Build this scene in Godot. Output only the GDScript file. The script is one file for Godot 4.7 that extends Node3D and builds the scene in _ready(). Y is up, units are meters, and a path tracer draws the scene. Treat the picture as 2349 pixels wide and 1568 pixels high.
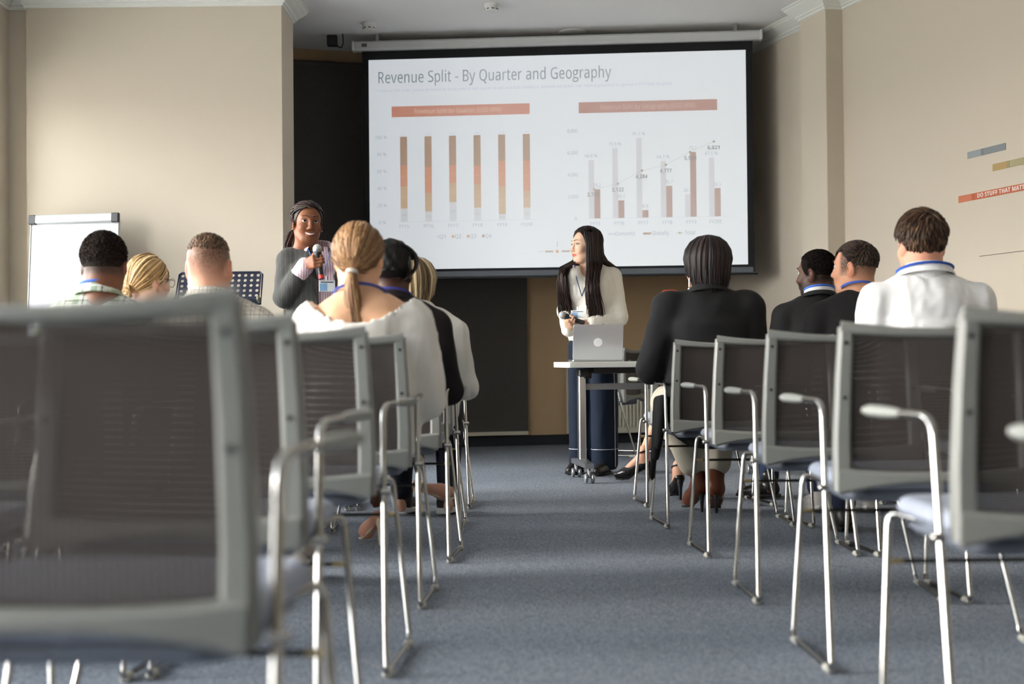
extends Node3D
# A conference room seen down the aisle between two blocks of chairs. x right, y up, the screen is towards -z.

const CEIL := 3.43
const FONT_NAMES := ["Droid Sans"]
var M := {}
var used := {}
var rng := RandomNumberGenerator.new()


func _ready() -> void:
	# --- camera: eye height 0.754 m, tilted up a little, rolled half a degree
	rng.seed = 7
	var cam := Camera3D.new()
	cam.name = "camera"
	add_child(cam)
	cam.position = Vector3(0, 0.754, 0)
	cam.rotation_order = EULER_ORDER_YXZ
	cam.rotation = Vector3(atan(42.3 / 3262.0), 0, -0.0093)
	var lens := CameraAttributesPhysical.new()
	lens.frustum_focal_length = 17.5 / (784.0 / 3262.0)
	lens.frustum_focus_distance = 8.3
	lens.exposure_aperture = 3.9
	lens.frustum_near = 0.05
	lens.frustum_far = 120.0
	cam.attributes = lens
	cam.fov = rad_to_deg(2.0 * atan(784.0 / 3262.0))
	cam.current = true
	# --- sky, exposure
	var sky_mat := ProceduralSkyMaterial.new()
	sky_mat.sky_top_color = Color(0.90, 0.95, 1.0)
	sky_mat.sky_horizon_color = Color(1.0, 0.985, 0.96)
	sky_mat.sky_curve = 0.25
	sky_mat.ground_horizon_color = Color(0.74, 0.73, 0.71)
	sky_mat.ground_bottom_color = Color(0.66, 0.65, 0.63)
	sky_mat.sky_energy_multiplier = 1.0
	sky_mat.ground_energy_multiplier = 1.0
	sky_mat.sun_angle_max = 0.0
	var sky := Sky.new()
	sky.sky_material = sky_mat
	var env := Environment.new()
	env.background_mode = Environment.BG_SKY
	env.sky = sky
	env.background_energy_multiplier = SKY_ENERGY
	env.tonemap_mode = Environment.TONE_MAPPER_LINEAR
	env.tonemap_exposure = EXPOSURE
	env.sdfgi_enabled = true
	env.ssao_enabled = true
	env.ssil_enabled = true
	var we := WorldEnvironment.new()
	we.name = "environment"
	we.environment = env
	add_child(we)
	# --- hazy low sun behind thin cloud, coming in through the left-hand windows
	var sun := DirectionalLight3D.new()
	sun.name = "hazy_sun"
	sun.light_color = Color(1.0, 0.965, 0.91)
	sun.light_energy = SUN_ENERGY
	sun.light_angular_distance = 18.0
	sun.shadow_enabled = true
	sun.sky_mode = DirectionalLight3D.SKY_MODE_LIGHT_ONLY
	add_child(sun)
	sun.look_at_from_position(Vector3.ZERO, SUN_DIR, Vector3.UP)
	# --- daylight of the windows, one area light in each opening
	for w in (WINDOWS if AREA_ENERGY > 0.0 else []):
		var al := AreaLight3D.new()
		al.name = "window_daylight"
		al.area_size = Vector2(w[1] - w[0] - 0.16, w[3] - w[2] - 0.16)
		al.light_color = Color(0.93, 0.965, 1.0)
		al.light_energy = AREA_ENERGY
		al.area_normalize_energy = false
		al.shadow_enabled = true
		al.area_range = 30.0
		al.area_attenuation = 2.0
		add_child(al, true)
		al.position = Vector3(LEFT_X - 0.30, (w[2] + w[3]) / 2.0, -(w[0] + w[1]) / 2.0)
		al.rotation = Vector3(0, -PI / 2, 0)

	make_materials()
	build_room()
	build_screen()
	build_small_room_things()
	build_table_group()
	build_chairs()
	build_people()


const LEFT_X := -3.62
const WINDOWS := [[9.0, 9.98, 0.9, 2.72], [6.5, 8.6, 0.55, 2.72], [3.9, 5.8, 0.55, 2.72], [1.2, 3.1, 0.55, 2.72], [-1.6, 0.3, 0.55, 2.72]]
const SKY_ENERGY := 24.0
const EXPOSURE := 1.05
const SUN_ENERGY := 1.9
const SUN_DIR := Vector3(1.0, -0.31, -0.10)
const AREA_ENERGY := 0.0


# ------------------------------------------------------------------ helpers
class MB:
	var v := PackedVector3Array()
	var n := PackedVector3Array()
	var uv := PackedVector2Array()
	var c := PackedColorArray()
	var i := PackedInt32Array()
	var col := Color.WHITE

	func vert(p: Vector3, nn: Vector3, u := Vector2.ZERO) -> int:
		v.append(p)
		n.append(nn)
		uv.append(u)
		c.append(col)
		return v.size() - 1

	func tri(a: Vector3, b: Vector3, d: Vector3, nn: Vector3) -> void:
		var k := v.size()
		vert(a, nn)
		vert(b, nn)
		vert(d, nn)
		i.append_array([k, k + 1, k + 2])

	func quad(a: Vector3, b: Vector3, d: Vector3, e: Vector3, nn: Vector3, uvs := true) -> void:
		var k := v.size()
		vert(a, nn, Vector2(0, 1))
		vert(b, nn, Vector2(1, 1))
		vert(d, nn, Vector2(1, 0))
		vert(e, nn, Vector2(0, 0))
		i.append_array([k, k + 1, k + 2, k, k + 2, k + 3])

	func fquad(a: Vector3, b: Vector3, d: Vector3, e: Vector3, out_from: Vector3) -> void:
		var nn := (b - a).cross(d - a)
		if nn.length_squared() < 1e-16:
			nn = (d - a).cross(e - a)
		nn = nn.normalized()
		if nn.dot((a + b + d + e) * 0.25 - out_from) < 0:
			nn = -nn
		quad(a, b, d, e, nn)

	# chamfered box
	func box(ctr: Vector3, size: Vector3, bev := 0.0, bs := Basis()) -> void:
		var h := size * 0.5
		bev = minf(bev, minf(h.x, minf(h.y, h.z)) * 0.95)
		if bev <= 0.0:
			for ax in 3:
				for s in [-1.0, 1.0]:
					var nn := Vector3.ZERO
					nn[ax] = s
					var u := Vector3.ZERO
					u[(ax + 1) % 3] = h[(ax + 1) % 3]
					var w := Vector3.ZERO
					w[(ax + 2) % 3] = h[(ax + 2) % 3]
					var o: Vector3 = nn * h[ax]
					quad(ctr + bs * (o - u - w), ctr + bs * (o + u - w), ctr + bs * (o + u + w), ctr + bs * (o - u + w), bs * nn)
			return
		var g := h - Vector3.ONE * bev
		for ax in 3:
			var a1 := (ax + 1) % 3
			var a2 := (ax + 2) % 3
			for s in [-1.0, 1.0]:
				var nn := Vector3.ZERO
				nn[ax] = s
				var u := Vector3.ZERO
				u[a1] = g[a1]
				var w := Vector3.ZERO
				w[a2] = g[a2]
				var o: Vector3 = nn * h[ax]
				quad(ctr + bs * (o - u - w), ctr + bs * (o + u - w), ctr + bs * (o + u + w), ctr + bs * (o - u + w), bs * nn)
			# edges along ax
			for s1 in [-1.0, 1.0]:
				for s2 in [-1.0, 1.0]:
					var p := Vector3.ZERO
					p[a1] = s1 * h[a1]
					p[a2] = s2 * g[a2]
					var q := Vector3.ZERO
					q[a1] = s1 * g[a1]
					q[a2] = s2 * h[a2]
					var l := Vector3.ZERO
					l[ax] = g[ax]
					var nn := Vector3.ZERO
					nn[a1] = s1
					nn[a2] = s2
					quad(ctr + bs * (p - l), ctr + bs * (p + l), ctr + bs * (q + l), ctr + bs * (q - l), bs * nn.normalized())
		for sx in [-1.0, 1.0]:
			for sy in [-1.0, 1.0]:
				for sz in [-1.0, 1.0]:
					tri(ctr + bs * Vector3(sx * h.x, sy * g.y, sz * g.z), ctr + bs * Vector3(sx * g.x, sy * h.y, sz * g.z), ctr + bs * Vector3(sx * g.x, sy * g.y, sz * h.z), bs * Vector3(sx, sy, sz).normalized())

	# round tube along points; r is a number or one radius per point; flat squashes the second axis
	func tube(p: Array, r, sides := 8, cap := true, flat := 1.0, up := Vector3.ZERO) -> void:
		var m := p.size()
		var base := v.size()
		var prev := Vector3.ZERO
		var t := Vector3.ZERO
		for k in m:
			var a: Vector3 = p[maxi(k - 1, 0)]
			var b: Vector3 = p[mini(k + 1, m - 1)]
			t = (b - a).normalized()
			if k == 0:
				prev = up if up != Vector3.ZERO else (Vector3.UP if absf(t.y) < 0.9 else Vector3.RIGHT)
			if up != Vector3.ZERO:
				prev = up
			var e := (prev - t * prev.dot(t)).normalized()
			var g := t.cross(e)
			prev = e
			var rr: float = r if r is float else r[k]
			for s in sides:
				var an := TAU * s / sides
				var cs := cos(an)
				var sn := sin(an)
				v.append(p[k] + (e * cs * flat + g * sn) * rr)
				n.append((e * cs / flat + g * sn).normalized())
				uv.append(Vector2(float(s) / sides, float(k) / (m - 1)))
				c.append(col)
		for k in m - 1:
			for s in sides:
				var a := base + k * sides + s
				var b := base + k * sides + (s + 1) % sides
				i.append_array([a, a + sides, b, b, a + sides, b + sides])
		if cap:
			for e in [0, m - 1]:
				var nn: Vector3 = (p[e] - p[1 if e == 0 else m - 2]).normalized()
				var ci := vert(p[e], nn)
				for s in sides:
					vert(v[base + e * sides + s], nn)
				for s in sides:
					i.append_array([ci, ci + 1 + s, ci + 1 + (s + 1) % sides])

	# chamfered bar along points with a fixed side axis; hw, hh half sizes (number or one per point)
	func bar(p: Array, side: Vector3, hw, hh, ch := 0.006) -> void:
		var m := p.size()
		var rings := []
		for k in m:
			var a: Vector3 = p[maxi(k - 1, 0)]
			var b: Vector3 = p[mini(k + 1, m - 1)]
			var t := (b - a).normalized()
			var s := (side - t * side.dot(t)).normalized()
			var u := s.cross(t)
			var w: float = hw if hw is float else hw[k]
			var h: float = hh if hh is float else hh[k]
			var cc := minf(ch, minf(w, h) * 0.8)
			var ring := []
			for q in [[w - cc, h], [w, h - cc], [w, -h + cc], [w - cc, -h], [-w + cc, -h], [-w, -h + cc], [-w, h - cc], [-w + cc, h]]:
				ring.append(p[k] + s * q[0] + u * q[1])
			rings.append(ring)
		for k in m - 1:
			var mid: Vector3 = (p[k] + p[k + 1]) * 0.5
			for q in 8:
				fquad(rings[k][q], rings[k][(q + 1) % 8], rings[k + 1][(q + 1) % 8], rings[k + 1][q], mid)
		for e in [0, m - 1]:
			var nn: Vector3 = (p[e] - p[1 if e == 0 else m - 2]).normalized()
			for q in range(1, 7):
				tri(rings[e][0], rings[e][q], rings[e][q + 1], nn)

	# solid of revolution about the local y axis; profile of (radius, height), smooth
	func lathe(pr: Array, sides: int, xf := Transform3D(), sharp := false) -> void:
		for k in pr.size() - 1:
			var d: Vector2 = pr[k + 1] - pr[k]
			var base := v.size()
			for e in 2:
				var q: Vector2 = pr[k + e]
				var dd := d
				if not sharp:
					var j: int = k + e
					dd = pr[mini(j + 1, pr.size() - 1)] - pr[maxi(j - 1, 0)]
				var nn2 := Vector2(dd.y, -dd.x).normalized()
				for s in sides:
					var an := TAU * s / sides
					v.append(xf * Vector3(cos(an) * q.x, q.y, sin(an) * q.x))
					n.append((xf.basis * Vector3(cos(an) * nn2.x, nn2.y, sin(an) * nn2.x)).normalized())
					uv.append(Vector2(float(s) / sides, float(k + e)))
					c.append(col)
			for s in sides:
				var a := base + s
				var b := base + (s + 1) % sides
				i.append_array([a, a + sides, b, b, a + sides, b + sides])

	# rounded-rectangle slab lying in xz, from y0 to y1, chamfered rim
	func slab(w: float, d: float, r: float, y0: float, y1: float, bev: float, xf := Transform3D(), seg := 5) -> void:
		var rings := []
		for q in [[bev, y0], [0.0, y0 + bev], [0.0, y1 - bev], [bev * 0.35, y1 - bev * 0.35], [bev, y1]]:
			var ring := []
			var ins: float = q[0]
			var rr := maxf(r - ins, 0.0005)
			for cn in 4:
				var cx: float = (w * 0.5 - ins - rr) * [1, -1, -1, 1][cn]
				var cz: float = (d * 0.5 - ins - rr) * [1, 1, -1, -1][cn]
				for s in seg + 1:
					var an: float = PI / 2 * cn + PI / 2 * s / seg
					ring.append(Vector3(cx + cos(an) * rr, q[1], cz + sin(an) * rr))
			rings.append(ring)
		var m: int = rings[0].size()
		for k in rings.size() - 1:
			for s in m:
				fquad(xf * rings[k][s], xf * rings[k][(s + 1) % m], xf * rings[k + 1][(s + 1) % m], xf * rings[k + 1][s], xf * Vector3(0, (y0 + y1) / 2, 0))
		for e in [0, rings.size() - 1]:
			var nn := xf.basis * (Vector3.DOWN if e == 0 else Vector3.UP)
			for s in range(1, m - 1):
				tri(xf * rings[e][0], xf * rings[e][s], xf * rings[e][s + 1], nn.normalized())

	func disc(xf: Transform3D, r: float, sides: int) -> void:
		var nn := xf.basis.y.normalized()
		for s in sides:
			var a := TAU * s / sides
			var b := TAU * (s + 1) / sides
			tri(xf.origin, xf * Vector3(cos(a) * r, 0, sin(a) * r), xf * Vector3(cos(b) * r, 0, sin(b) * r), nn)

	func put(o: Dictionary, xf := Transform3D(), color := Color.WHITE) -> void:
		var base := v.size()
		var vv: PackedVector3Array = o.v
		var nn: PackedVector3Array = o.n
		var ii: PackedInt32Array = o.i
		var bi := xf.basis.inverse().transposed()
		var has: bool = o.has("c")
		for k in vv.size():
			v.append(xf * vv[k])
			n.append((bi * nn[k]).normalized())
			uv.append(Vector2.ZERO)
			c.append(o.c[k] if has else color)
		for k in ii:
			i.append(base + k)

	func mesh() -> ArrayMesh:
		for k in range(0, i.size(), 3):
			var a := i[k]
			var b := i[k + 1]
			var d := i[k + 2]
			if (v[b] - v[a]).cross(v[d] - v[a]).dot(n[a] + n[b] + n[d]) > 0:
				i[k + 1] = d
				i[k + 2] = b
		var arr := []
		arr.resize(Mesh.ARRAY_MAX)
		arr[Mesh.ARRAY_VERTEX] = v
		arr[Mesh.ARRAY_NORMAL] = n
		arr[Mesh.ARRAY_TEX_UV] = uv
		arr[Mesh.ARRAY_COLOR] = c
		arr[Mesh.ARRAY_INDEX] = i
		var me := ArrayMesh.new()
		me.add_surface_from_arrays(Mesh.PRIMITIVE_TRIANGLES, arr)
		return me


func numbered(called: String) -> String:
	var k: int = used.get(called, 0)
	used[called] = k + 1
	return called if k == 0 else "%s_%03d" % [called, k]


func thing(called: String, label: String, category: String, at := Vector3.ZERO, turn := 0.0, group := "") -> Node3D:
	var o := Node3D.new()
	o.name = numbered(called)
	add_child(o)
	o.position = at
	o.rotation.y = turn
	tag(o, label, category, group)
	return o


func tag(o: Node, label: String, category: String, group := "") -> void:
	o.set_meta("label", label)
	o.set_meta("category", category)
	if group:
		o.set_meta("group", group)


func obj(called: String, mb, m: Material, parent: Node = null) -> MeshInstance3D:
	var o := MeshInstance3D.new()
	o.mesh = mb.mesh() if mb is MB else mb
	o.material_override = m
	if parent:
		o.name = called
		parent.add_child(o, true)
	else:
		o.name = numbered(called)
		add_child(o)
	return o


func struct(called: String, mb, m: Material, parent: Node = null) -> MeshInstance3D:
	var o := obj(called, mb, m, parent)
	if parent == null:
		o.set_meta("kind", "structure")
	return o


func mat(c: Color, rough := 0.7, metal := 0.0, spec := 0.5) -> StandardMaterial3D:
	var m := StandardMaterial3D.new()
	m.albedo_color = c
	m.roughness = rough
	m.metallic = metal
	m.metallic_specular = spec
	return m


func rgb(r: int, g: int, b: int) -> Color:
	return Color(r / 255.0, g / 255.0, b / 255.0)


func lin(c: Color) -> Color:
	return c.srgb_to_linear()


func xf(o: Vector3, b := Basis()) -> Transform3D:
	return Transform3D(b, o)


# basis whose y axis points along d
func along(d: Vector3, hint := Vector3.FORWARD) -> Basis:
	var y := d.normalized()
	var x := y.cross(hint)
	if x.length() < 0.01:
		x = y.cross(Vector3.RIGHT)
	x = x.normalized()
	return Basis(x, y, x.cross(y).normalized())


func noise_img(size: int, freq: float, seed_: int, lo: Color, hi: Color, sx := 1.0, sy := 1.0, oct := 3) -> ImageTexture:
	var fn := FastNoiseLite.new()
	fn.seed = seed_
	fn.noise_type = FastNoiseLite.TYPE_SIMPLEX_SMOOTH
	fn.frequency = freq
	fn.fractal_octaves = oct
	var im := Image.create(size, size, false, Image.FORMAT_RGB8)
	for y in size:
		for x in size:
			var ax := TAU * x / size
			var ay := TAU * y / size
			var k := fn.get_noise_3d(cos(ax) * size / TAU * sx, sin(ax) * size / TAU * sx + sin(ay) * size / TAU * sy, cos(ay) * size / TAU * sy)
			im.set_pixel(x, y, lo.lerp(hi, clampf(k * 0.9 + 0.5, 0, 1)))
	return ImageTexture.create_from_image(im)


func tex_mat(t: Texture2D, scale: Vector3, rough := 0.85, bump := 0.0, bump_t: Texture2D = null, world := false) -> StandardMaterial3D:
	var m := mat(Color.WHITE, rough)
	m.albedo_texture = t
	m.uv1_triplanar = true
	m.uv1_world_triplanar = world
	m.uv1_scale = scale
	if bump_t:
		m.heightmap_enabled = true
		m.heightmap_texture = bump_t
		m.heightmap_scale = bump
	return m


# a woven pattern of stripes: rows of [period_px, offset, width, colour, strength] down and across
func weave(size: int, ground: Color, down: Array, across: Array) -> ImageTexture:
	var im := Image.create(size, size, false, Image.FORMAT_RGB8)
	var r2 := RandomNumberGenerator.new()
	r2.seed = 11
	for y in size:
		for x in size:
			var c := ground
			for s in down:
				if posmod(x - int(s[1]), int(s[0])) < s[2]:
					c = c.lerp(s[3], s[4])
			for s in across:
				if posmod(y - int(s[1]), int(s[0])) < s[2]:
					c = c.lerp(s[3], s[4])
			var j := r2.randf_range(-0.025, 0.025)
			im.set_pixel(x, y, Color(c.r + j, c.g + j, c.b + j))
	return ImageTexture.create_from_image(im)


func make_materials() -> void:
	var r2 := RandomNumberGenerator.new()
	r2.seed = 3
	# heather carpet: short tufts of several greys and blues
	var cs := [rgb(140, 147, 158), rgb(104, 111, 124), rgb(176, 182, 190), rgb(78, 84, 97), rgb(126, 134, 148), rgb(150, 155, 162)]
	var im := Image.create(1024, 1024, false, Image.FORMAT_RGB8)
	for y in 1024:
		for x in 1024:
			im.set_pixel(x, y, cs[r2.randi() % 6].lerp(cs[4], 0.05))
	var carpet_t := ImageTexture.create_from_image(im)
	var tuft := noise_img(512, 0.12, 5, Color(0.2, 0.2, 0.2), Color(0.9, 0.9, 0.9))
	var blotch := noise_img(256, 0.03, 8, Color(0.80, 0.80, 0.80), Color(1, 1, 1))
	var carpet := tex_mat(carpet_t, Vector3.ONE * 0.34, 0.95, 0.15, tuft, true)
	carpet.metallic_specular = 0.2
	M.carpet = carpet
	var weave_h := noise_img(512, 0.25, 21, Color(0.3, 0.3, 0.3), Color(0.7, 0.7, 0.7), 1.0, 0.25)
	M.wall = mat(rgb(203, 193, 177), 0.85, 0.0, 0.25)
	M.wall_tan = mat(rgb(186, 160, 126), 0.85, 0.0, 0.25)
	M.wall.heightmap_enabled = true
	M.wall.heightmap_texture = weave_h
	M.wall.heightmap_scale = 0.03
	M.wall.uv1_triplanar = true
	M.wall.uv1_world_triplanar = true
	M.wall.uv1_scale = Vector3.ONE * 1.6
	M.ceiling = mat(rgb(240, 241, 240), 0.9, 0.0, 0.2)
	M.white_trim = mat(rgb(226, 228, 222), 0.55)
	M.blind = tex_mat(weave(128, rgb(82, 78, 75), [[4, 0, 1, rgb(62, 59, 58), 0.5]], [[4, 0, 1, rgb(62, 59, 58), 0.5]]), Vector3.ONE * 3.0, 0.9)
	M.blind_bar = mat(rgb(206, 200, 182), 0.5)
	M.base = mat(rgb(30, 34, 42), 0.8)
	M.white_plastic = mat(rgb(222, 223, 220), 0.4)
	M.black = mat(rgb(22, 22, 24), 0.45)
	M.black_matte = mat(rgb(20, 21, 25), 0.85)
	M.dark_slot = mat(rgb(45, 45, 45), 0.8)
	M.alu = mat(rgb(196, 200, 202), 0.32, 1.0)
	M.steel_paint = mat(rgb(150, 152, 154), 0.4, 0.6)
	M.chrome = mat(rgb(176, 174, 170), 0.12, 1.0)
	M.dark_chrome = mat(rgb(70, 66, 60), 0.25, 0.9)
	M.brass = mat(rgb(214, 190, 140), 0.2, 1.0)
	M.frame_plastic = mat(rgb(130, 131, 127), 0.42)
	M.pad_plastic = mat(rgb(144, 146, 140), 0.5)
	M.glide = mat(rgb(186, 184, 174), 0.5)
	M.seat = tex_mat(noise_img(128, 0.3, 9, rgb(140, 146, 160), rgb(168, 175, 190)), Vector3.ONE * 6.0, 0.75)
	M.seat_shell = mat(rgb(104, 110, 122), 0.6)
	M.mesh_thread = mat(rgb(72, 66, 63), 0.75, 0.0, 0.3)
	M.glass = mat(Color(0.9, 0.95, 0.95, 0.06), 0.03)
	M.glass.transparency = BaseMaterial3D.TRANSPARENCY_ALPHA


# ------------------------------------------------------------------ room
func build_room() -> void:
	var rw := func(d: float) -> float: return 2.33 + 0.277 * (10.94 - d)      # right wall x at depth d
	var bw := func(x: float) -> float: return -(12.6 + 0.277 * x)             # back wall z at x
	var mb := MB.new()
	mb.box(Vector3(0.8, -0.1, -5.0), Vector3(13, 0.2, 20))
	struct("floor", mb, M.carpet)
	mb = MB.new()
	mb.box(Vector3(0.8, CEIL + 0.1, -5.0), Vector3(13, 0.2, 20))
	struct("ceiling", mb, M.ceiling)
	# left wall with window openings: pieces between openings
	mb = MB.new()
	var xs := LEFT_X - 0.22
	var edges := []
	var prev := -4.6
	var ws := WINDOWS.duplicate()
	ws.sort_custom(func(a, b): return a[0] < b[0])
	for w in ws:
		mb.box(Vector3(xs, CEIL / 2, -(prev + w[0]) / 2), Vector3(0.44, CEIL, w[0] - prev))
		mb.box(Vector3(xs, w[2] / 2, -(w[0] + w[1]) / 2), Vector3(0.44, w[2], w[1] - w[0]))
		mb.box(Vector3(xs, (w[3] + CEIL) / 2, -(w[0] + w[1]) / 2), Vector3(0.44, CEIL - w[3], w[1] - w[0]))
		prev = w[1]
	mb.box(Vector3(xs, CEIL / 2, -(prev + 13.6) / 2), Vector3(0.44, CEIL, 13.6 - prev))
	struct("wall_left", mb, M.wall)
	var k := 1
	for w in WINDOWS:
		var wn := Node3D.new()
		wn.name = "window_%d" % k
		wn.set_meta("kind", "structure")
		add_child(wn)
		wn.position = Vector3(LEFT_X - 0.36, (w[2] + w[3]) / 2, -(w[0] + w[1]) / 2)
		var ww: float = w[1] - w[0]
		var hh: float = w[3] - w[2]
		mb = MB.new()
		for s in [-1, 1]:
			mb.box(Vector3(0, s * (hh / 2 - 0.03), 0), Vector3(0.07, 0.06, ww), 0.006)
			mb.box(Vector3(0, 0, s * (ww / 2 - 0.03)), Vector3(0.07, hh, 0.06), 0.006)
		mb.box(Vector3(0, 0, 0), Vector3(0.07, hh, 0.07), 0.006)
		obj("window_frame", mb, M.white_trim, wn)
		for s in [-1, 1]:
			mb = MB.new()
			mb.box(Vector3(0, 0, s * (ww / 4)), Vector3(0.012, hh - 0.1, ww / 2 - 0.1))
			obj("pane", mb, M.glass, wn)
		mb = MB.new()
		mb.box(Vector3(0.23, -hh / 2 + 0.012, 0), Vector3(0.34, 0.03, ww - 0.01), 0.006)
		obj("window_sill", mb, M.white_trim, wn)
		k += 1
	# stub wall on the left of the stage niche
	mb = MB.new()
	mb.box(Vector3((LEFT_X - 3.47) / 2, CEIL / 2, -10.49), Vector3(LEFT_X * -1 - 3.47 + 0.02, CEIL, 0.48))
	mb.box(Vector3((-3.47 - 1.635) / 2, CEIL / 2, -10.455), Vector3(3.47 - 1.635, CEIL, 0.54))
	struct("wall_front", mb, M.wall)
	# back wall, turned 15.5 degrees
	var ang := atan(0.277)
	mb = MB.new()
	var bs := Basis(Vector3.UP, ang)
	var c0 := Vector3(-0.6, CEIL / 2, bw.call(-0.6)) + bs * Vector3(0, 0, -0.1)
	mb.box(c0, Vector3(6.4, CEIL, 0.2), 0.0, bs)
	struct("wall_back", mb, M.wall_tan)
	# right wall
	mb = MB.new()
	var rc := Vector3(rw.call(4.5), CEIL / 2, -4.5) + bs * Vector3(0.1, 0, 0)
	mb.box(rc, Vector3(0.2, CEIL, 19.4), 0.0, bs)
	struct("wall_right", mb, M.wall)
	mb = MB.new()
	mb.box(Vector3(1.4, CEIL / 2, 4.5), Vector3(12, CEIL, 0.2))
	struct("wall_rear", mb, M.wall)
	# pilaster on the right wall
	mb = MB.new()
	var pc := Vector3(rw.call(10.66), CEIL / 2, -10.66) + bs * Vector3(-0.02, 0, 0)
	mb.box(pc, Vector3(0.24, CEIL, 0.40), 0.004, bs)
	var pil := struct("wall_pilaster", mb, M.wall)
	# crown mouldings: a stepped profile swept along the wall heads
	var k2 := 1
	var px := 0.14 / cos(ang)
	var near := Vector3(rw.call(10.66), 0, -10.66) + bs * Vector3(0, 0, 0.20)
	var far := Vector3(rw.call(10.66), 0, -10.66) + bs * Vector3(0, 0, -0.20)
	var start := Vector3(rw.call(-4.0), 0, 4.0)
	var corner := Vector3(1.737, 0, -13.08)
	var ins := bs * Vector3(-0.14, 0, 0)
	for path in [
		[start, near, near + ins, far + ins, far, corner],
		[Vector3(-2.2, 0, -11.99), corner],
		[Vector3(LEFT_X, 0, -10.25), Vector3(-3.47, 0, -10.25), Vector3(-3.47, 0, -10.185), Vector3(-1.635, 0, -10.185), Vector3(-1.635, 0, -10.725), Vector3(-2.4, 0, -10.725)],
		[Vector3(LEFT_X, 0, 4.3), Vector3(LEFT_X, 0, -10.25)],
	]:
		var side := 1.0 if k2 in [2, 3] else -1.0
		if k2 == 4:
			side = 1.0
		if k2 == 2:
			k2 += 1
			continue
		mb = MB.new()
		crown(mb, path, side)
		struct("trim_%d" % k2, mb, M.white_trim)
		k2 += 1
	# plain pelmet board above the blind and low dark skirting on the back wall
	mb = MB.new()
	mb.box(Vector3(-0.6, 0.045, bw.call(-0.6)) + bs * Vector3(0, 0, 0.008), Vector3(6.2, 0.09, 0.016), 0.003, bs)
	struct("baseboard_back", mb, M.base)
	mb = MB.new()
	mb.box(Vector3(rw.call(4.5), 0.045, -4.5) + bs * Vector3(-0.008, 0, 0), Vector3(0.016, 0.09, 17), 0.003, bs)
	struct("baseboard_right", mb, M.base)
	mb = MB.new()
	mb.box(Vector3(-2.55, 0.045, -10.177), Vector3(1.84, 0.09, 0.016), 0.003)
	struct("baseboard_front", mb, M.base)


func crown(mb: MB, path: Array, side: float) -> void:
	# profile: (distance from wall, drop below ceiling)
	var pr := [Vector2(0.105, 0.0), Vector2(0.105, 0.012), Vector2(0.095, 0.018), Vector2(0.09, 0.030), Vector2(0.075, 0.042), Vector2(0.055, 0.060), Vector2(0.035, 0.074), Vector2(0.028, 0.080), Vector2(0.028, 0.092), Vector2(0.014, 0.098), Vector2(0.012, 0.112), Vector2(0.0, 0.115)]
	var m := path.size()
	var offs := []
	for k in m:
		var d0: Vector3 = (path[k] - path[k - 1]).normalized() if k > 0 else (path[1] - path[0]).normalized()
		var d1: Vector3 = (path[k + 1] - path[k]).normalized() if k < m - 1 else d0
		var n0 := Vector3(-d0.z, 0, d0.x) * side
		var n1 := Vector3(-d1.z, 0, d1.x) * side
		var o := (n0 + n1).normalized()
		offs.append(o / maxf(o.dot(n0), 0.3))
	for k in m - 1:
		var mid: Vector3 = (path[k] + path[k + 1]) * 0.5 + Vector3(0, CEIL, 0)
		for q in pr.size() - 1:
			var pts := []
			for e in [[k, q], [k + 1, q], [k + 1, q + 1], [k, q + 1]]:
				var p: Vector2 = pr[e[1]]
				var b: Vector3 = path[e[0]]
				pts.append(Vector3(b.x, CEIL - p.y, b.z) + offs[e[0]] * p.x)
			mb.fquad(pts[0], pts[1], pts[2], pts[3], mid)
	for e in [0, m - 1]:
		var dn: Vector3 = (path[e] - path[1 if e == 0 else m - 2]).normalized()
		for q in pr.size() - 1:
			var b: Vector3 = path[e]
			mb.tri(Vector3(b.x, CEIL, b.z), Vector3(b.x, CEIL - pr[q].y, b.z) + offs[e] * pr[q].x, Vector3(b.x, CEIL - pr[q + 1].y, b.z) + offs[e] * pr[q + 1].x, dn)


# ------------------------------------------------------------------ projection screen and its slide
func text_mesh(s: String, size: float, bold := false) -> TextMesh:
	var t := TextMesh.new()
	var fo := SystemFont.new()
	fo.font_names = PackedStringArray(FONT_NAMES)
	if bold:
		fo.font_weight = 700
	t.font = fo
	t.text = s
	t.font_size = 64
	t.pixel_size = size / 64.0
	t.depth = 0.0008
	t.curve_step = 1.0
	return t


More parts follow.
